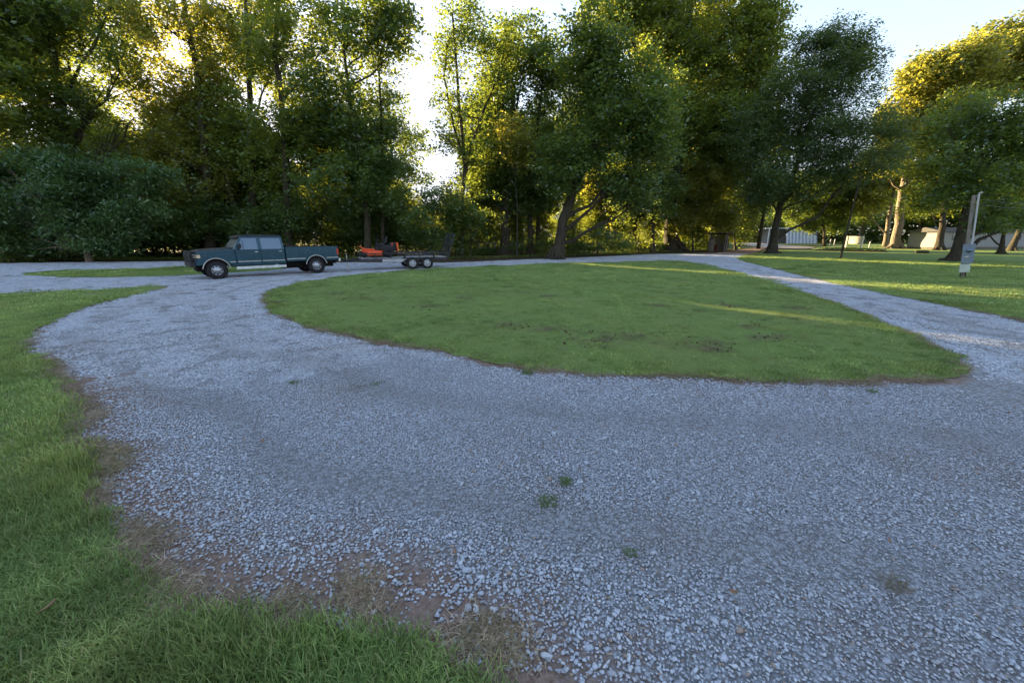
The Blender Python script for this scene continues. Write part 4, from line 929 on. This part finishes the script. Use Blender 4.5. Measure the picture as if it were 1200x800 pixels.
# pillars, roof, glasses
yt = lambda z: .965 - (z - 1.28) * .26
zr = 1.885
for s in (1, -1):
    MB().prism([(.30, 1.30), (.40, 1.30), (.40, zr), (.30, zr)], lambda x, z: s * (yt(z) - .05), lambda x, z: s * (yt(z) + .004)).build('pillar', M['paint'], truck)
    MB().prism([(-.70, 1.30), (-.62, 1.30), (-.56, zr), (-.66, zr)], lambda x, z: s * (yt(z) - .12), lambda x, z: s * (yt(z) + .010)).build('pillar', M['paint'], truck)
    MB().prism([(1.40, 1.31), (1.30, 1.30), (.98, zr), (1.06, zr)], lambda x, z: s * (yt(z) - .06), lambda x, z: s * (yt(z) + .006)).build('pillar', M['paint'], truck)
MB().prism([(-.68, 1.86), (-.66, 1.93), (-.5, 1.955), (.3, 1.97), (.95, 1.945), (1.08, 1.90), (1.07, 1.86)], lambda x, z: -(.835 - max(0, z - 1.86) * .8), lambda x, z: (.835 - max(0, z - 1.86) * .8)).build('roof', M['black'], truck, bevel=.02)
MB().prism([(1.40, 1.33), (1.385, 1.33), (1.04, 1.86), (1.06, 1.87)], lambda x, z: -(yt(z) - .07), lambda x, z: (yt(z) - .07)).build('windscreen', simple('windscreen glass', (.42, .44, .42, 1), .1, .5, .8, .08, 3), truck)
MB().prism([(1.07, 1.85), (1.24, 1.80), (1.25, 1.815), (1.08, 1.90)], -.80, .80).build('sun_visor', M['black'], truck)
MB().prism([(-.675, 1.32), (-.655, 1.32), (-.60, 1.85), (-.62, 1.85)], lambda x, z: -(yt(z) - .13), lambda x, z: (yt(z) - .13)).build('rear_window', M['glass'], truck)
for s in (1, -1):
    for x in (.35, -.45):
        MB().box((x - .08, s * .45 - .22, .9), (x + .04, s * .45 + .22, 1.62)).build('seat', M['interior'], truck, bevel=.03)
    MB().box((1.12, s * .99, 1.36), (1.22, s * 1.20, 1.56)).box((1.14, s * .95, 1.38), (1.18, s * 1.0, 1.41)).build('mirror', M['black'], truck, bevel=.01)
    MB().box((-.66, s * .90, .40), (1.42, s * 1.06, .47)).box((-.66, s * 1.05, .42), (1.42, s * 1.075, .53)).build('running_board', M['board'], truck, bevel=.01)
    # wheel-arch lips
    for ax in (AXF, AXR):
        m = MB(); pa = arch(ax, TR + .02, .515, 16, 8, 172); m.tube([(x, s * .985, z) for x, z in pa], .022, 6)
        m.build('wheel_arch_trim', M['trim'], truck, smooth=True)
    MB().box((1.40, s * .975, .735), (1.61, s * .998, .775)).build('trim_strip', M['trim'], truck)
    # bed side
    bed = [(-.74, .66), (-.74, 1.37), (-3.30, 1.37), (-3.30, .70), (-3.2, .64)] + [(x, z) for x, z in arch(AXR, TR + .02, .50, 12, 180, 0) if z > .62]
    MB().prism(bed, s * .90, s * .985).build('bed_side', M['paint'], truck, bevel=.018)
    MB().box((-1.62, s * .983, .775), (-.76, s * .998, .815)).build('trim_strip', M['trim'], truck); MB().box((-3.28, s * .983, .775), (-2.67, s * .998, .815)).build('trim_strip', M['trim'], truck)
    MB().box((-3.29, s * .86, 1.37), (-.75, s * .985, 1.385)).build('bed_rail_cap', M['black'], truck, bevel=.006)
    MB().box((-3.325, s * .87, .92), (-3.22, s * .992, 1.26)).build('tail_light', M['redlens'], truck, bevel=.01)
    MB().prism([(2.78, .93), (2.78, 1.13), (2.90, 1.11), (2.90, .95)], s * .58, s * .965).build('headlight', M['lamp'], truck, bevel=.01)
    MB().box((2.66, s * .955, .96), (2.86, s * .990, 1.10)).build('side_lamp', simple('amber lens', (.6, .45, .3, 1), .3, 0, .5, .1, 4), truck, bevel=.006)
    MB().box((-.72, s * .5 - .05, .46), (-3.3, s * .5 + .05, .6)).build('frame_rail', M['under'], truck)
MB().box((-3.30, -.90, .72), (-3.24, .90, 1.36)).build('tailgate', M['paint'], truck, bevel=.015)
MB().box((-3.24, -.89, .72), (-.76, .89, .80)).build('bed_floor', M['under'], truck)
MB().box((-.79, -.90, .70), (-.74, .90, 1.36)).build('bed_front_wall', M['paint'], truck)
MB().box((-1.15, -.86, 1.10), (-.82, .86, 1.44)).build('tool_box', M['black'], truck, bevel=.02)
MB().box((-3.42, -.95, .56), (-3.30, .95, .74)).build('rear_bumper', M['chrome'], truck, bevel=.02)
MB().box((-3.60, -.04, .48), (-3.35, .04, .55)).build('hitch', M['black'], truck)
for a_, b_, n_ in (((-3.2, -.4, .30), (-.7, .4, .56), 'fuel_tank'), ((2.0, -.5, .35), (2.8, .5, .62), 'front_crossmember'), ((-2.24, -.72, .32), (-2.04, .72, .48), 'axle'), ((2.04, -.72, .32), (2.24, .72, .48), 'axle')): MB().box(a_, b_).build(n_, M['under'], truck)
MB().box((1.5, -.86, .60), (2.76, .86, 1.18)).build('wheel_well', M['under'], truck); MB().box((-2.72, -.88, .62), (-1.56, .88, .95)).build('wheel_well', M['under'], truck)
g = MB()
for k in range(7): g.box((2.865, -.56, .80 + k * .048), (2.895, .56, .825 + k * .048))
g.build('grille', M['black'], truck)
gd = MB()
gd.box((2.885, -.99, .58), (3.05, .99, .80))
for y in (-.93, -.62, -.3, .3, .62, .93): gd.tube([(3.00, y, .78), (3.02, y, 1.05), (2.97, y, 1.22)], .028, 6)
for z in (.88, .97, 1.06, 1.15, 1.23): gd.tube([(2.80, -1.02, z - .01), (2.98, -.95, z), (3.03, 0, z), (2.98, .95, z), (2.80, 1.02, z - .01)], .026, 6)
gd.build('brush_guard', M['black'], truck, bevel=0)
for s in (1, -1): MB().box((1.5, s*.80, 1.35), (1.52, s*.82, 1.36)).build('washer_nozzle', M['black'], truck)
MB().tube([(1.45, -.70, 1.40), (1.20, -.1, 1.62)], .008, 4).tube([(1.45, .05, 1.40), (1.20, .6, 1.62)], .008, 4).build('wiper', M['black'], truck)

# ------------------------------------------------------------------ trailer and mower
M['traileriron'] = simple('black trailer steel', (.045, .045, .05, 1), .6, .3, .3, .4, 6)
M['deckwood'] = simple('weathered deck plank', (.30, .29, .28, 1), .9, 0, .1, .35, 5)
M['greyfender'] = simple('dull grey galvanised plate', (.36, .37, .40, 1), .55, .4, .3, .2, 6)
ta = G(484, 316); tb = G(500.5, 315); tdir = math.atan2((A - B).normalized().y, (A - B).normalized().x)
hitchp = truck.location + Vector((math.cos(ang), math.sin(ang), 0)) * -3.6
tmid = (ta + tb) / 2; tm = tmid + Vector((-.45, .95, 0)) * .9; d_ = (hitchp - tm); d_.z = 0
tang = math.atan2(d_.y, d_.x); tl = d_.length; print('trailer', tm, tl, math.degrees(tang), math.degrees(ang))
trz = float(H(tm.x, tm.y)) + .01
trailer = empty('utility_trailer', (tm.x, tm.y, trz), tang, 'black tandem axle utility trailer with raised ramp gate hitched behind the truck', 'trailer')
FX, RX = tl - 1.15, -1.75
for x in (.43, -.43):
    for s in (1, -1): wheel(trailer, x, s * 1.02, .35, .35, .2, s, .20, 'trailer')
for s in (1, -1):
    MB().box((RX, s * .82 - .04, .50), (FX, s * .82 + .04, .64)).build('side_beam', M['traileriron'], trailer, bevel=.006)
    m = MB(); m.box((RX, s * .86 - .025, .90), (FX, s * .86 + .025, .95))
    for k in range(7): x = RX + .03 + (FX - RX - .06) * k / 6; m.box((x - .02, s * .86 - .02, .62), (x + .02, s * .86 + .02, .905))
    m.build('side_rail', M['traileriron'], trailer)
    MB().prism([(-.95, .62), (-.85, .80), (-.7, .86), (.7, .86), (.85, .80), (.95, .62), (.90, .62), (.8, .76), (.68, .81), (-.68, .81), (-.8, .76), (-.9, .62)], s * .91, s * 1.15).build('fender', M['traileriron'], trailer)
    MB().box((RX - .02, s * .6, .42), (RX + .0, s * .72, .5)).build('tail_light', M['redlens'], trailer)
npl = 9
for k in range(npl):
    y = -.78 + 1.56 * k / npl; MB().box((RX, y + .006, .645), (FX, y + 1.56 / npl - .006, .68 + rnd.uniform(-.003, .003))).build('deck_plank', M['deckwood'], trailer)
MB().tube([(FX, .78, .56), (tl - .15, .04, .52)], .05, 6).tube([(FX, -.78, .56), (tl - .15, -.04, .52)], .05, 6).box((tl - .3, -.06, .48), (tl + .03, .06, .60)).build('tongue', M['traileriron'], trailer)
MB().tube([(tl - .5, 0, .12), (tl - .5, 0, .95)], .035, 8).box((tl - .6, -.08, .10), (tl - .4, .08, .13)).build('jack', M['chrome'], trailer)
MB().prism([(FX - 2.3, .42), (FX - 1.2, .46), (FX - 1.2, .62), (FX - 2.6, .62)], .87, .93).build('side_plate', M['greyfender'], trailer)
MB().box((-.06 + .43, -.9, .30), (.06 + .43, .9, .40)).box((-.06 - .43, -.9, .30), (.06 - .43, .9, .40)).build('axle', M['under'], trailer)
# ramp gate, raised and leaning back
gt = empty('ramp_gate', (RX - .03, 0, .60)); gt.parent = trailer; gt.rotation_euler = (0, R(-18), 0)
m = MB()
for y in (-.86, .86): m.box((-.03, y - .03, 0), (.03, y + .03, 1.5))
for z in (0.0, 1.44): m.box((-.03, -.86, z), (.03, .86, z + .06))
m.build('gate_frame', M['traileriron'], gt)
for k in range(20): z = .08 + k * .069; MB().box((-.015, -.83, z), (.02, .83, z + .022)).build('gate_bar', M['traileriron'], gt)
for k in range(5): y = -.6 + k * .3; MB().box((-.022, y - .012, .06), (-.0155, y + .012, 1.44)).build('gate_upright', M['traileriron'], gt)
M['orange'] = simple('orange mower paint', (.72, .085, .02, 1), .4, 0, .4, .15, 5)
mwp = trailer.matrix_basis @ Vector((FX - 1.55, 0, .69)) if False else Vector((tm.x, tm.y, trz)) + Matrix.Rotation(tang, 3, 'Z') @ Vector((FX - 1.2, .05, .685))
mow = empty('zero_turn_mower', mwp, tang, 'orange riding mower with black seat standing on the trailer deck', 'mower')
for s in (1, -1):
    wheel(mow, -.42, s * .50, .27, .27, .24, s, .12, 'mower')
    wheel(mow, .92, s * .40, .14, .14, .10, s, .06, 'mower', 'caster_wheel')
    MB().box((-.2, s * .32 - .03, .30), (.98, s * .32 + .03, .38)).build('frame_rail', M['orange'], mow, bevel=.008)
    MB().tube([(.95, s * .40, .30), (.95, s * .40, .46)], .03, 8).box((.86, s * .34, .30), (1.0, s * .46, .34)).build('caster_fork', M['orange'], mow)
    MB().prism([(-.78, .40), (-.78, .62), (-.5, .66), (-.1, .62), (.05, .50), (.05, .40)], s * .34, s * .56).build('rear_fender', M['black'], mow, bevel=.03)
    MB().tube([(.02, s * .30, .55), (.10, s * .34, .85), (.02, s * .18, .98), (.02, s * .02, 1.0)], .017, 6).build('steering_lever', M['black'], mow)
    MB().tube([(-.62, s * .40, .40), (-.68, s * .38, .78)], .022, 6).build('guard_post', M['orange'], mow)
MB().prism([(-.05, .12), (-.05, .30), (.05, .36), (.62, .36), (.76, .28), (.76, .12)], -.66, .66).build('mower_deck', M['orange'], mow, bevel=.04)
MB().prism([(.30, .40), (.32, .45), (.80, .48), (1.12, .62), (1.15, .60), (.86, .40)], -.32, .32).build('foot_plate', M['orange'], mow, bevel=.015)
MB().prism([(-.30, .62), (-.30, .74), (.18, .76), (.22, .66), (.1, .60)], -.26, .26).build('seat', M['black'], mow, bevel=.04)
MB().prism([(-.38, .72), (-.50, 1.10), (-.42, 1.14), (-.26, .76)], -.25, .25).build('backrest', M['black'], mow, bevel=.04)
MB().prism([(-.92, .36), (-.94, .66), (-.84, .80), (-.55, .80), (-.48, .60), (-.48, .36)], -.28, .28).build('engine', M['black'], mow, bevel=.03)
MB().prism([(-1.02, .32), (-1.04, .72), (-.97, .80), (-.92, .76), (-.94, .32)], -.36, .36).build('engine_guard', M['orange'], mow, bevel=.02)
MB().box((-.45, -.30, .28), (.25, .30, .62)).build('chassis', M['black'], mow, bevel=.02)
mow.scale = (1.0, 1.0, 1.06)

# ------------------------------------------------------------------ meter post, pole, wires
M['oldwood'] = bark('weathered wood', (.16, .13, .11, 1), (.38, .33, .29, 1), 5)
M['greywood'] = bark('grey plank wood', (.10, .085, .07, 1), (.28, .24, .20, 1), 5)
M['boxgrey'] = simple('grey painted meter box', (.17, .21, .25, 1), .5, .2, .4, .15, 5)
M['palebox'] = simple('pale green box', (.45, .50, .43, 1), .6, 0, .3, .15, 5)
M['pvc'] = simple('grey conduit', (.42, .42, .42, 1), .5, 0, .3, .15, 5)
b = G(1127, 326); mp = empty('meter_post', (b.x, b.y, 0), R(-50), 'leaning timber meter post with grey meter box and conduit on the right lawn', 'utility post')
mp.rotation_euler = (R(1), R(-6.5), R(-44))
MB().box((-.03, .02, -.2), (.10, .15, 3.72)).build('timber_post', M['oldwood'], mp, bevel=.008)
MB().tube([(.17, .0, 1.4), (.17, .0, 3.70), (.18, -.01, 3.76), (.22, -.02, 3.79), (.27, -.03, 3.77)], .034, 8).build('conduit', M['pvc'], mp, smooth=True)
MB().box((-.10, -.16, .68), (.27, .02, 1.56)).build('meter_box', M['boxgrey'], mp, bevel=.01)
MB().lathe([(-.16, .10), (-.25, .095), (-.27, .07), (-.275, .001)], 18, Matrix.Translation((.10, 0, 1.28))).build('meter', M['glass'], mp, smooth=True)
MB().box((-.12, -.14, .28), (.20, .02, .66)).build('lower_box', M['palebox'], mp, bevel=.01)
MB().box((-.02, -.175, .98), (.10, -.155, 1.02)).build('latch', M['chrome'], mp)
for x in (-.07, .10): MB().tube([(x, -.06, -.1), (x, -.06, .30)], .02, 6).build('leg', M['black'], mp)
# service wires leading off to the right
for dz, lb in ((0, 'upper thin wire running right from the meter post top'), (-.22, 'lower thin wire running right from the meter post top')):
    s0 = AT(1152, 234, b.y) + Vector((0, 0, dz)); e0 = AT(1330, 215, b.y + 4) + Vector((0, 0, dz))
    m = MB(); m.tube([s0.lerp(e0, t / 10) + Vector((0, 0, -.5 * 4 * (t / 10) * (1 - t / 10))) for t in range(11)], .010, 4); tag(m.build('service_wire', M['black']), lb, 'wire')
b = G(984.5, 304); m = MB(); m.tube([(b.x, b.y, -.2), (b.x + .05, b.y, 3), (b.x + .2, b.y, 6.6)], [.085, .075, .06], 8); tag(m.build('lawn_pole', M['bark'], smooth=True), 'thin dark pole rising from the lawn left of the sign', 'pole')
# ------------------------------------------------------------------ sign
M['cream'] = simple('cream painted board', (.62, .56, .44, 1), .7, 0, .2, .08, 3)
M['white'] = simple('white painted siding', (.26, .255, .25, 1), .7, 0, .2, .1, 3)
M['dim'] = simple('faded sign print', (.25, .24, .16, 1), .7, 0, .2, .2, 6)
b = G(999, 292.8); sg = empty('lawn_sign', (b.x, b.y, 0), R(-68), 'cream board sign on two posts on the right lawn', 'sign')
for x in (-.95, .95): MB().box((x - .09, -.09, -.1), (x + .09, .09, 1.95)).build('post', M['cream'], sg, bevel=.01)
MB().box((-.86, -.04, .85), (.86, .04, 1.85)).build('board', M['cream'], sg, bevel=.01)
MB().box((-.92, -.06, 1.85), (.92, .06, 1.92)).build('top_rail', M['cream'], sg)
MB().prism([(-.35, 1.34), (-.1, 1.46), (.1, 1.40), (.4, 1.48), (.1, 1.34), (-.1, 1.38)], -.046, -.041).box((-.6, -.046, 1.64), (.5, -.041, 1.69)).build('faded_print', M['dim'], sg)
# ------------------------------------------------------------------ striped shed / hoop house beyond
M['bluew'] = simple('pale blue sheeting', (.30, .38, .52, 1), .6, 0, .3, .15, 1)
M['whitesh'] = simple('white sheeting', (.62, .66, .74, 1), .6, 0, .3, .1, 1)
b = G(928, 285.2); Yh = b.y; sh = empty('hoop_house', (b.x, Yh, 0), R(-12), 'white and pale blue ribbed hoop house beyond the lane', 'greenhouse')
for k in range(9):
    x = -1.4 + k * .85; m = MB()
    pts = [(0, 0), (.15, 1.6), (.8, 2.9), (2.2, 3.9), (4, 4.2)]
    m.prism([(x, 0), (x + .5, 0), (x - .1, 4.0), (x - .6, 4.0)] , 0, .12)
    m.build('rib_panel', M['whitesh'], sh)
    MB().prism([(x + .51, 0), (x + .84, 0), (x + .24, 3.95), (x - .09, 3.95)], .05, .11).build('sheet_panel', M['bluew'], sh)
MB().box((-6.5, -.3, 4.0), (6.2, 6, 4.2)).build('roof', M['whitesh'], sh)
MB().box((-6.5, 5.6, 0), (6.2, 5.7, 4.0)).build('rear_wall', M['greyfender'], sh)
for x in (-6.3, -4): MB().box((x, 0, 0), (x + .18, .18, 4.0)).build('post', M['whitesh'], sh)
# ------------------------------------------------------------------ white house on the right
b = G(1112, 293.2); c_ = G(1290, 291.6); L_ = (c_ - b); hl = L_.length; ha = math.atan2(L_.y, L_.x)
ho = empty('white_house', (b.x, b.y + 1.5, 0), ha, 'long low white sided house half hidden behind the right hand trees', 'house')
MB().box((0, 0, .35), (hl, 4, 2.5)).build('wall', M['white'], ho)
MB().box((.05, .05, -.1), (hl - .05, 3.9, .349)).build('foundation', M['greywood'], ho)
for k in range(9): MB().box((0.0, -.03, .37 + k * .24), (hl, -.002, .37 + k * .24 + .225)).build('siding_board', M['white'], ho)
MB().add([(-.3, -.4, 2.52), (hl + .5, -.4, 2.52), (hl + .5, 2, 3.2), (-.3, 2, 3.2), (-.3, 4.4, 2.52), (hl + .5, 4.4, 2.52)], [(0, 1, 2, 3), (3, 2, 5, 4), (0, 3, 4), (1, 5, 2)]).build('roof', simple('grey shingle roof', (.11, .105, .10, 1), .9, 0, .1, .3, 3), ho)
for x in (2.0, 8, 15, 22):
    w_ = MB().box((x, -.07, 1.3), (x + .9, -.031, 2.4)).build('window', M['white'], ho); MB().box((x + .08, -.075, 1.38), (x + .82, -.071, 2.32)).build('pane', M['glass'], w_)
# ------------------------------------------------------------------ wooden hut
b = G(835, 294.6); hu = empty('wooden_hut', (b.x, b.y - 1, 0), R(-32), 'small weathered open fronted wooden hut at the wood edge', 'hut')
for k in range(8):
    y = .0 + k * .25; MB().box((1.0, y + .01, 0), (1.04, y + .24, 2.15 - .02 * k)).build('wall_plank', M['greywood'], hu)
    MB().box((-1.04, y + .01, 0), (-1.0, y + .24, 2.15 - .02 * k)).build('wall_plank', M['greywood'], hu)
for k in range(8): x = -1.0 + k * .25; MB().box((x + .01, 2.0, 0), (x + .24, 2.04, 2.0)).build('wall_plank', M['greywood'], hu)
for k in range(3): x = -1.0 + k * .22; MB().box((x + .01, -.03, 0), (x + .21, .0, 1.5 + .05 * k)).build('wall_plank', M['greywood'], hu)
for x in (-1.0, .8): MB().box((x, -.03, 0), (x + .14, .11, 2.2)).build('corner_post', M['greywood'], hu)
for k in range(6): x = -1.45 + k * .5; MB().prism([(x, 2.28), (x + .48, 2.28), (x + .48, 2.32), (x, 2.32)], -.5, 2.5).build('roof_board', M['greywood'], hu)
for o in [c for c in hu.children if c.name.startswith('roof_board')]: o.rotation_euler = (R(-4), 0, 0)
M['rust'] = simple('rusty red metal', (.16, .035, .022, 1), .7, 0, .3, .4, 5)
hp = Vector((b.x, b.y, 0)) + Matrix.Rotation(R(-32), 3, 'Z') @ Vector((.05, 1.1, 0))
tk = empty('red_barrel', hp, 0, 'rusty red barrel standing inside the wooden hut', 'barrel')
MB().lathe([(0, .001), (0, .29), (.3, .29), (.32, .305), (.34, .29), (.6, .29), (.62, .305), (.64, .29), (.92, .29), (.92, .001)], 20, None, 'z').build('drum', M['rust'], tk, smooth=True)
MB().lathe([(.925, .25), (.95, .25), (.95, .001)], 16, None, 'z').build('lid', simple('pale lid', (.6, .3, .2, 1), .6, 0, .3, .2, 4), tk)
# ------------------------------------------------------------------ small things on the far lawn
b = G(1077, 291.6); cr = empty('timber_box', (b.x, b.y, 0), R(-40), 'low brown timber box left of the sunlit lawn tree', 'box')
for k in range(3): MB().box((-1.1, -.4, .05 + k * .3), (1.1, -.36, .33 + k * .3)).build('plank', M['greywood'], cr)
MB().box((-1.1, -.355, 0), (1.1, .5, .92)).build('box_body', M['greywood'], cr); MB().box((-1.2, -.5, .925), (1.2, .55, 1.0)).build('lid', M['greywood'], cr, bevel=.01)
b = G(1080, 297.3); m = MB(); m.lathe([(-.55, .001), (-.55, .19), (-.2, .22), (.3, .20), (.55, .19), (.55, .001)], 12, Matrix.Translation((b.x, b.y, .17)) @ Matrix.Rotation(R(60), 4, 'Z')); tag(m.build('log', M['bark'], smooth=True), 'short dark log lying on the right lawn', 'log')
for (px, py, h_, lb) in ((1018, 291.5, 1.0, 'thin white stake right of the sign'), (972, 288.8, 1.3, 'small white marker post left of the pole'), (977, 288.6, 1.3, 'small white marker post nearest the pole')):
    b = G(px, py); m = MB(); m.box((-.07, -.07, -.1), (.07, .07, h_), Matrix.Translation((b.x, b.y, 0))).prism([(-.07, h_), (.07, h_), (0, h_ + .1)], -.07, .07, Matrix.Translation((b.x, b.y, 0))); tag(m.build('marker_post', M['white']), lb, 'post')
# flower bed: a dark mulch strip with low plants before the sign
bd = P2([(952,293.2),(975,292.9),(1010,293.6),(1038,294.6),(1044,295.6),(1035,296),(1000,295.2),(960,294.2)]); n = len(bd)
ctr = bd.mean(0); V = [(x, y, .03) for x, y in bd] + [(ctr[0] + (x - ctr[0]) * .8, ctr[1] + (y - ctr[1]) * .8, .18) for x, y in bd]
m = MB(); m.add(V, [(i, (i + 1) % n, (i + 1) % n + n, i + n) for i in range(n)] + [tuple(range(n, 2 * n))]); tag(m.build('mulch_bed', M['clod'], smooth=True), kind='structure')
i = rng.integers(0, n, 2500); t_ = rng.random((2500, 1)); s_ = rng.random((2500, 1)) * .9; pp = ctr + ((bd[i] * (1 - t_) + bd[(i + 1) % n] * t_) - ctr) * s_
tag(leaves('bed_plants', np.column_stack([pp, rng.uniform(.1, .4, 2500)]), .2, M['leaf_dark'], None, .3, .2), 'low dark plants in the bed before the sign', 'plants', None, 'stuff')
# wire fence below the middle trees
fp = [(560, 41), (600, 42.5), (640, 44), (680, 46), (720, 49), (755, 52)]; pts = [AT(px, 277, Y) for px, Y in fp]
fe = empty('wire_fence', (pts[0].x, pts[0].y, 0), 0, 'thin wire fence on wooden posts behind the middle trees', 'fence'); o0 = Vector((pts[0].x, pts[0].y, 0))
for i in range(len(pts) - 1):
    for j in range(2):
        p = pts[i].lerp(pts[i + 1], j / 2) - o0; MB().tube([(p.x, p.y, -.2), (p.x + rnd.uniform(-.04, .04), p.y, 1.35)], .06, 6).build('post', M['oldwood'], fe)
for z in (.4, .8, 1.2):
    m = MB(); m.tube([(p.x - o0.x, p.y - o0.y - .07, z) for p in pts], .012, 4); m.build('wire', M['pvc'], fe)
# fallen leaves lying on the near gravel and lawn
M['deadleaf'] = simple('dead leaf', (.26, .15, .09, 1), .8, 0, .2, .3, 20)
for px, py, s_, lb in ((62,727,.04,'curled brown dead leaf on the lower left grass'),(532,652,.022,'reddish dead leaf on the gravel above the turf corner'),(858,700,.022,'small tan dead leaf on the right foreground gravel'),(308,520,.028,'brown dead leaf at the left gravel edge'),(1040,640,.022,'brown dead leaf above the tan straw patch')):
    g_ = G(px, py); z0 = float(H(g_.x, g_.y)) + (.07 if px < 100 else .035); a = rnd.uniform(0, 6.28)
    Mx = Matrix.Translation((g_.x, g_.y, z0)) @ Matrix.Rotation(a, 4, 'Z') @ Matrix.Rotation(.4, 4, 'X'); V = []; 
    for t in range(7):
        u = t / 6 * 2 - 1; w_ = .45 * math.sqrt(max(0, 1 - u * u)) + .02; zc = .25 * u * u
        V += [Mx @ (Vector((u, -w_, zc + .2)) * s_), Mx @ (Vector((u, 0, zc)) * s_), Mx @ (Vector((u, w_, zc + .22)) * s_)]
    F = []
    for t in range(6): F += [(t*3, t*3+1, t*3+4, t*3+3), (t*3+1, t*3+2, t*3+5, t*3+4)]
    tag(MB().add(V, F).build('dead_leaf', M['deadleaf'], smooth=True), lb, 'leaf')
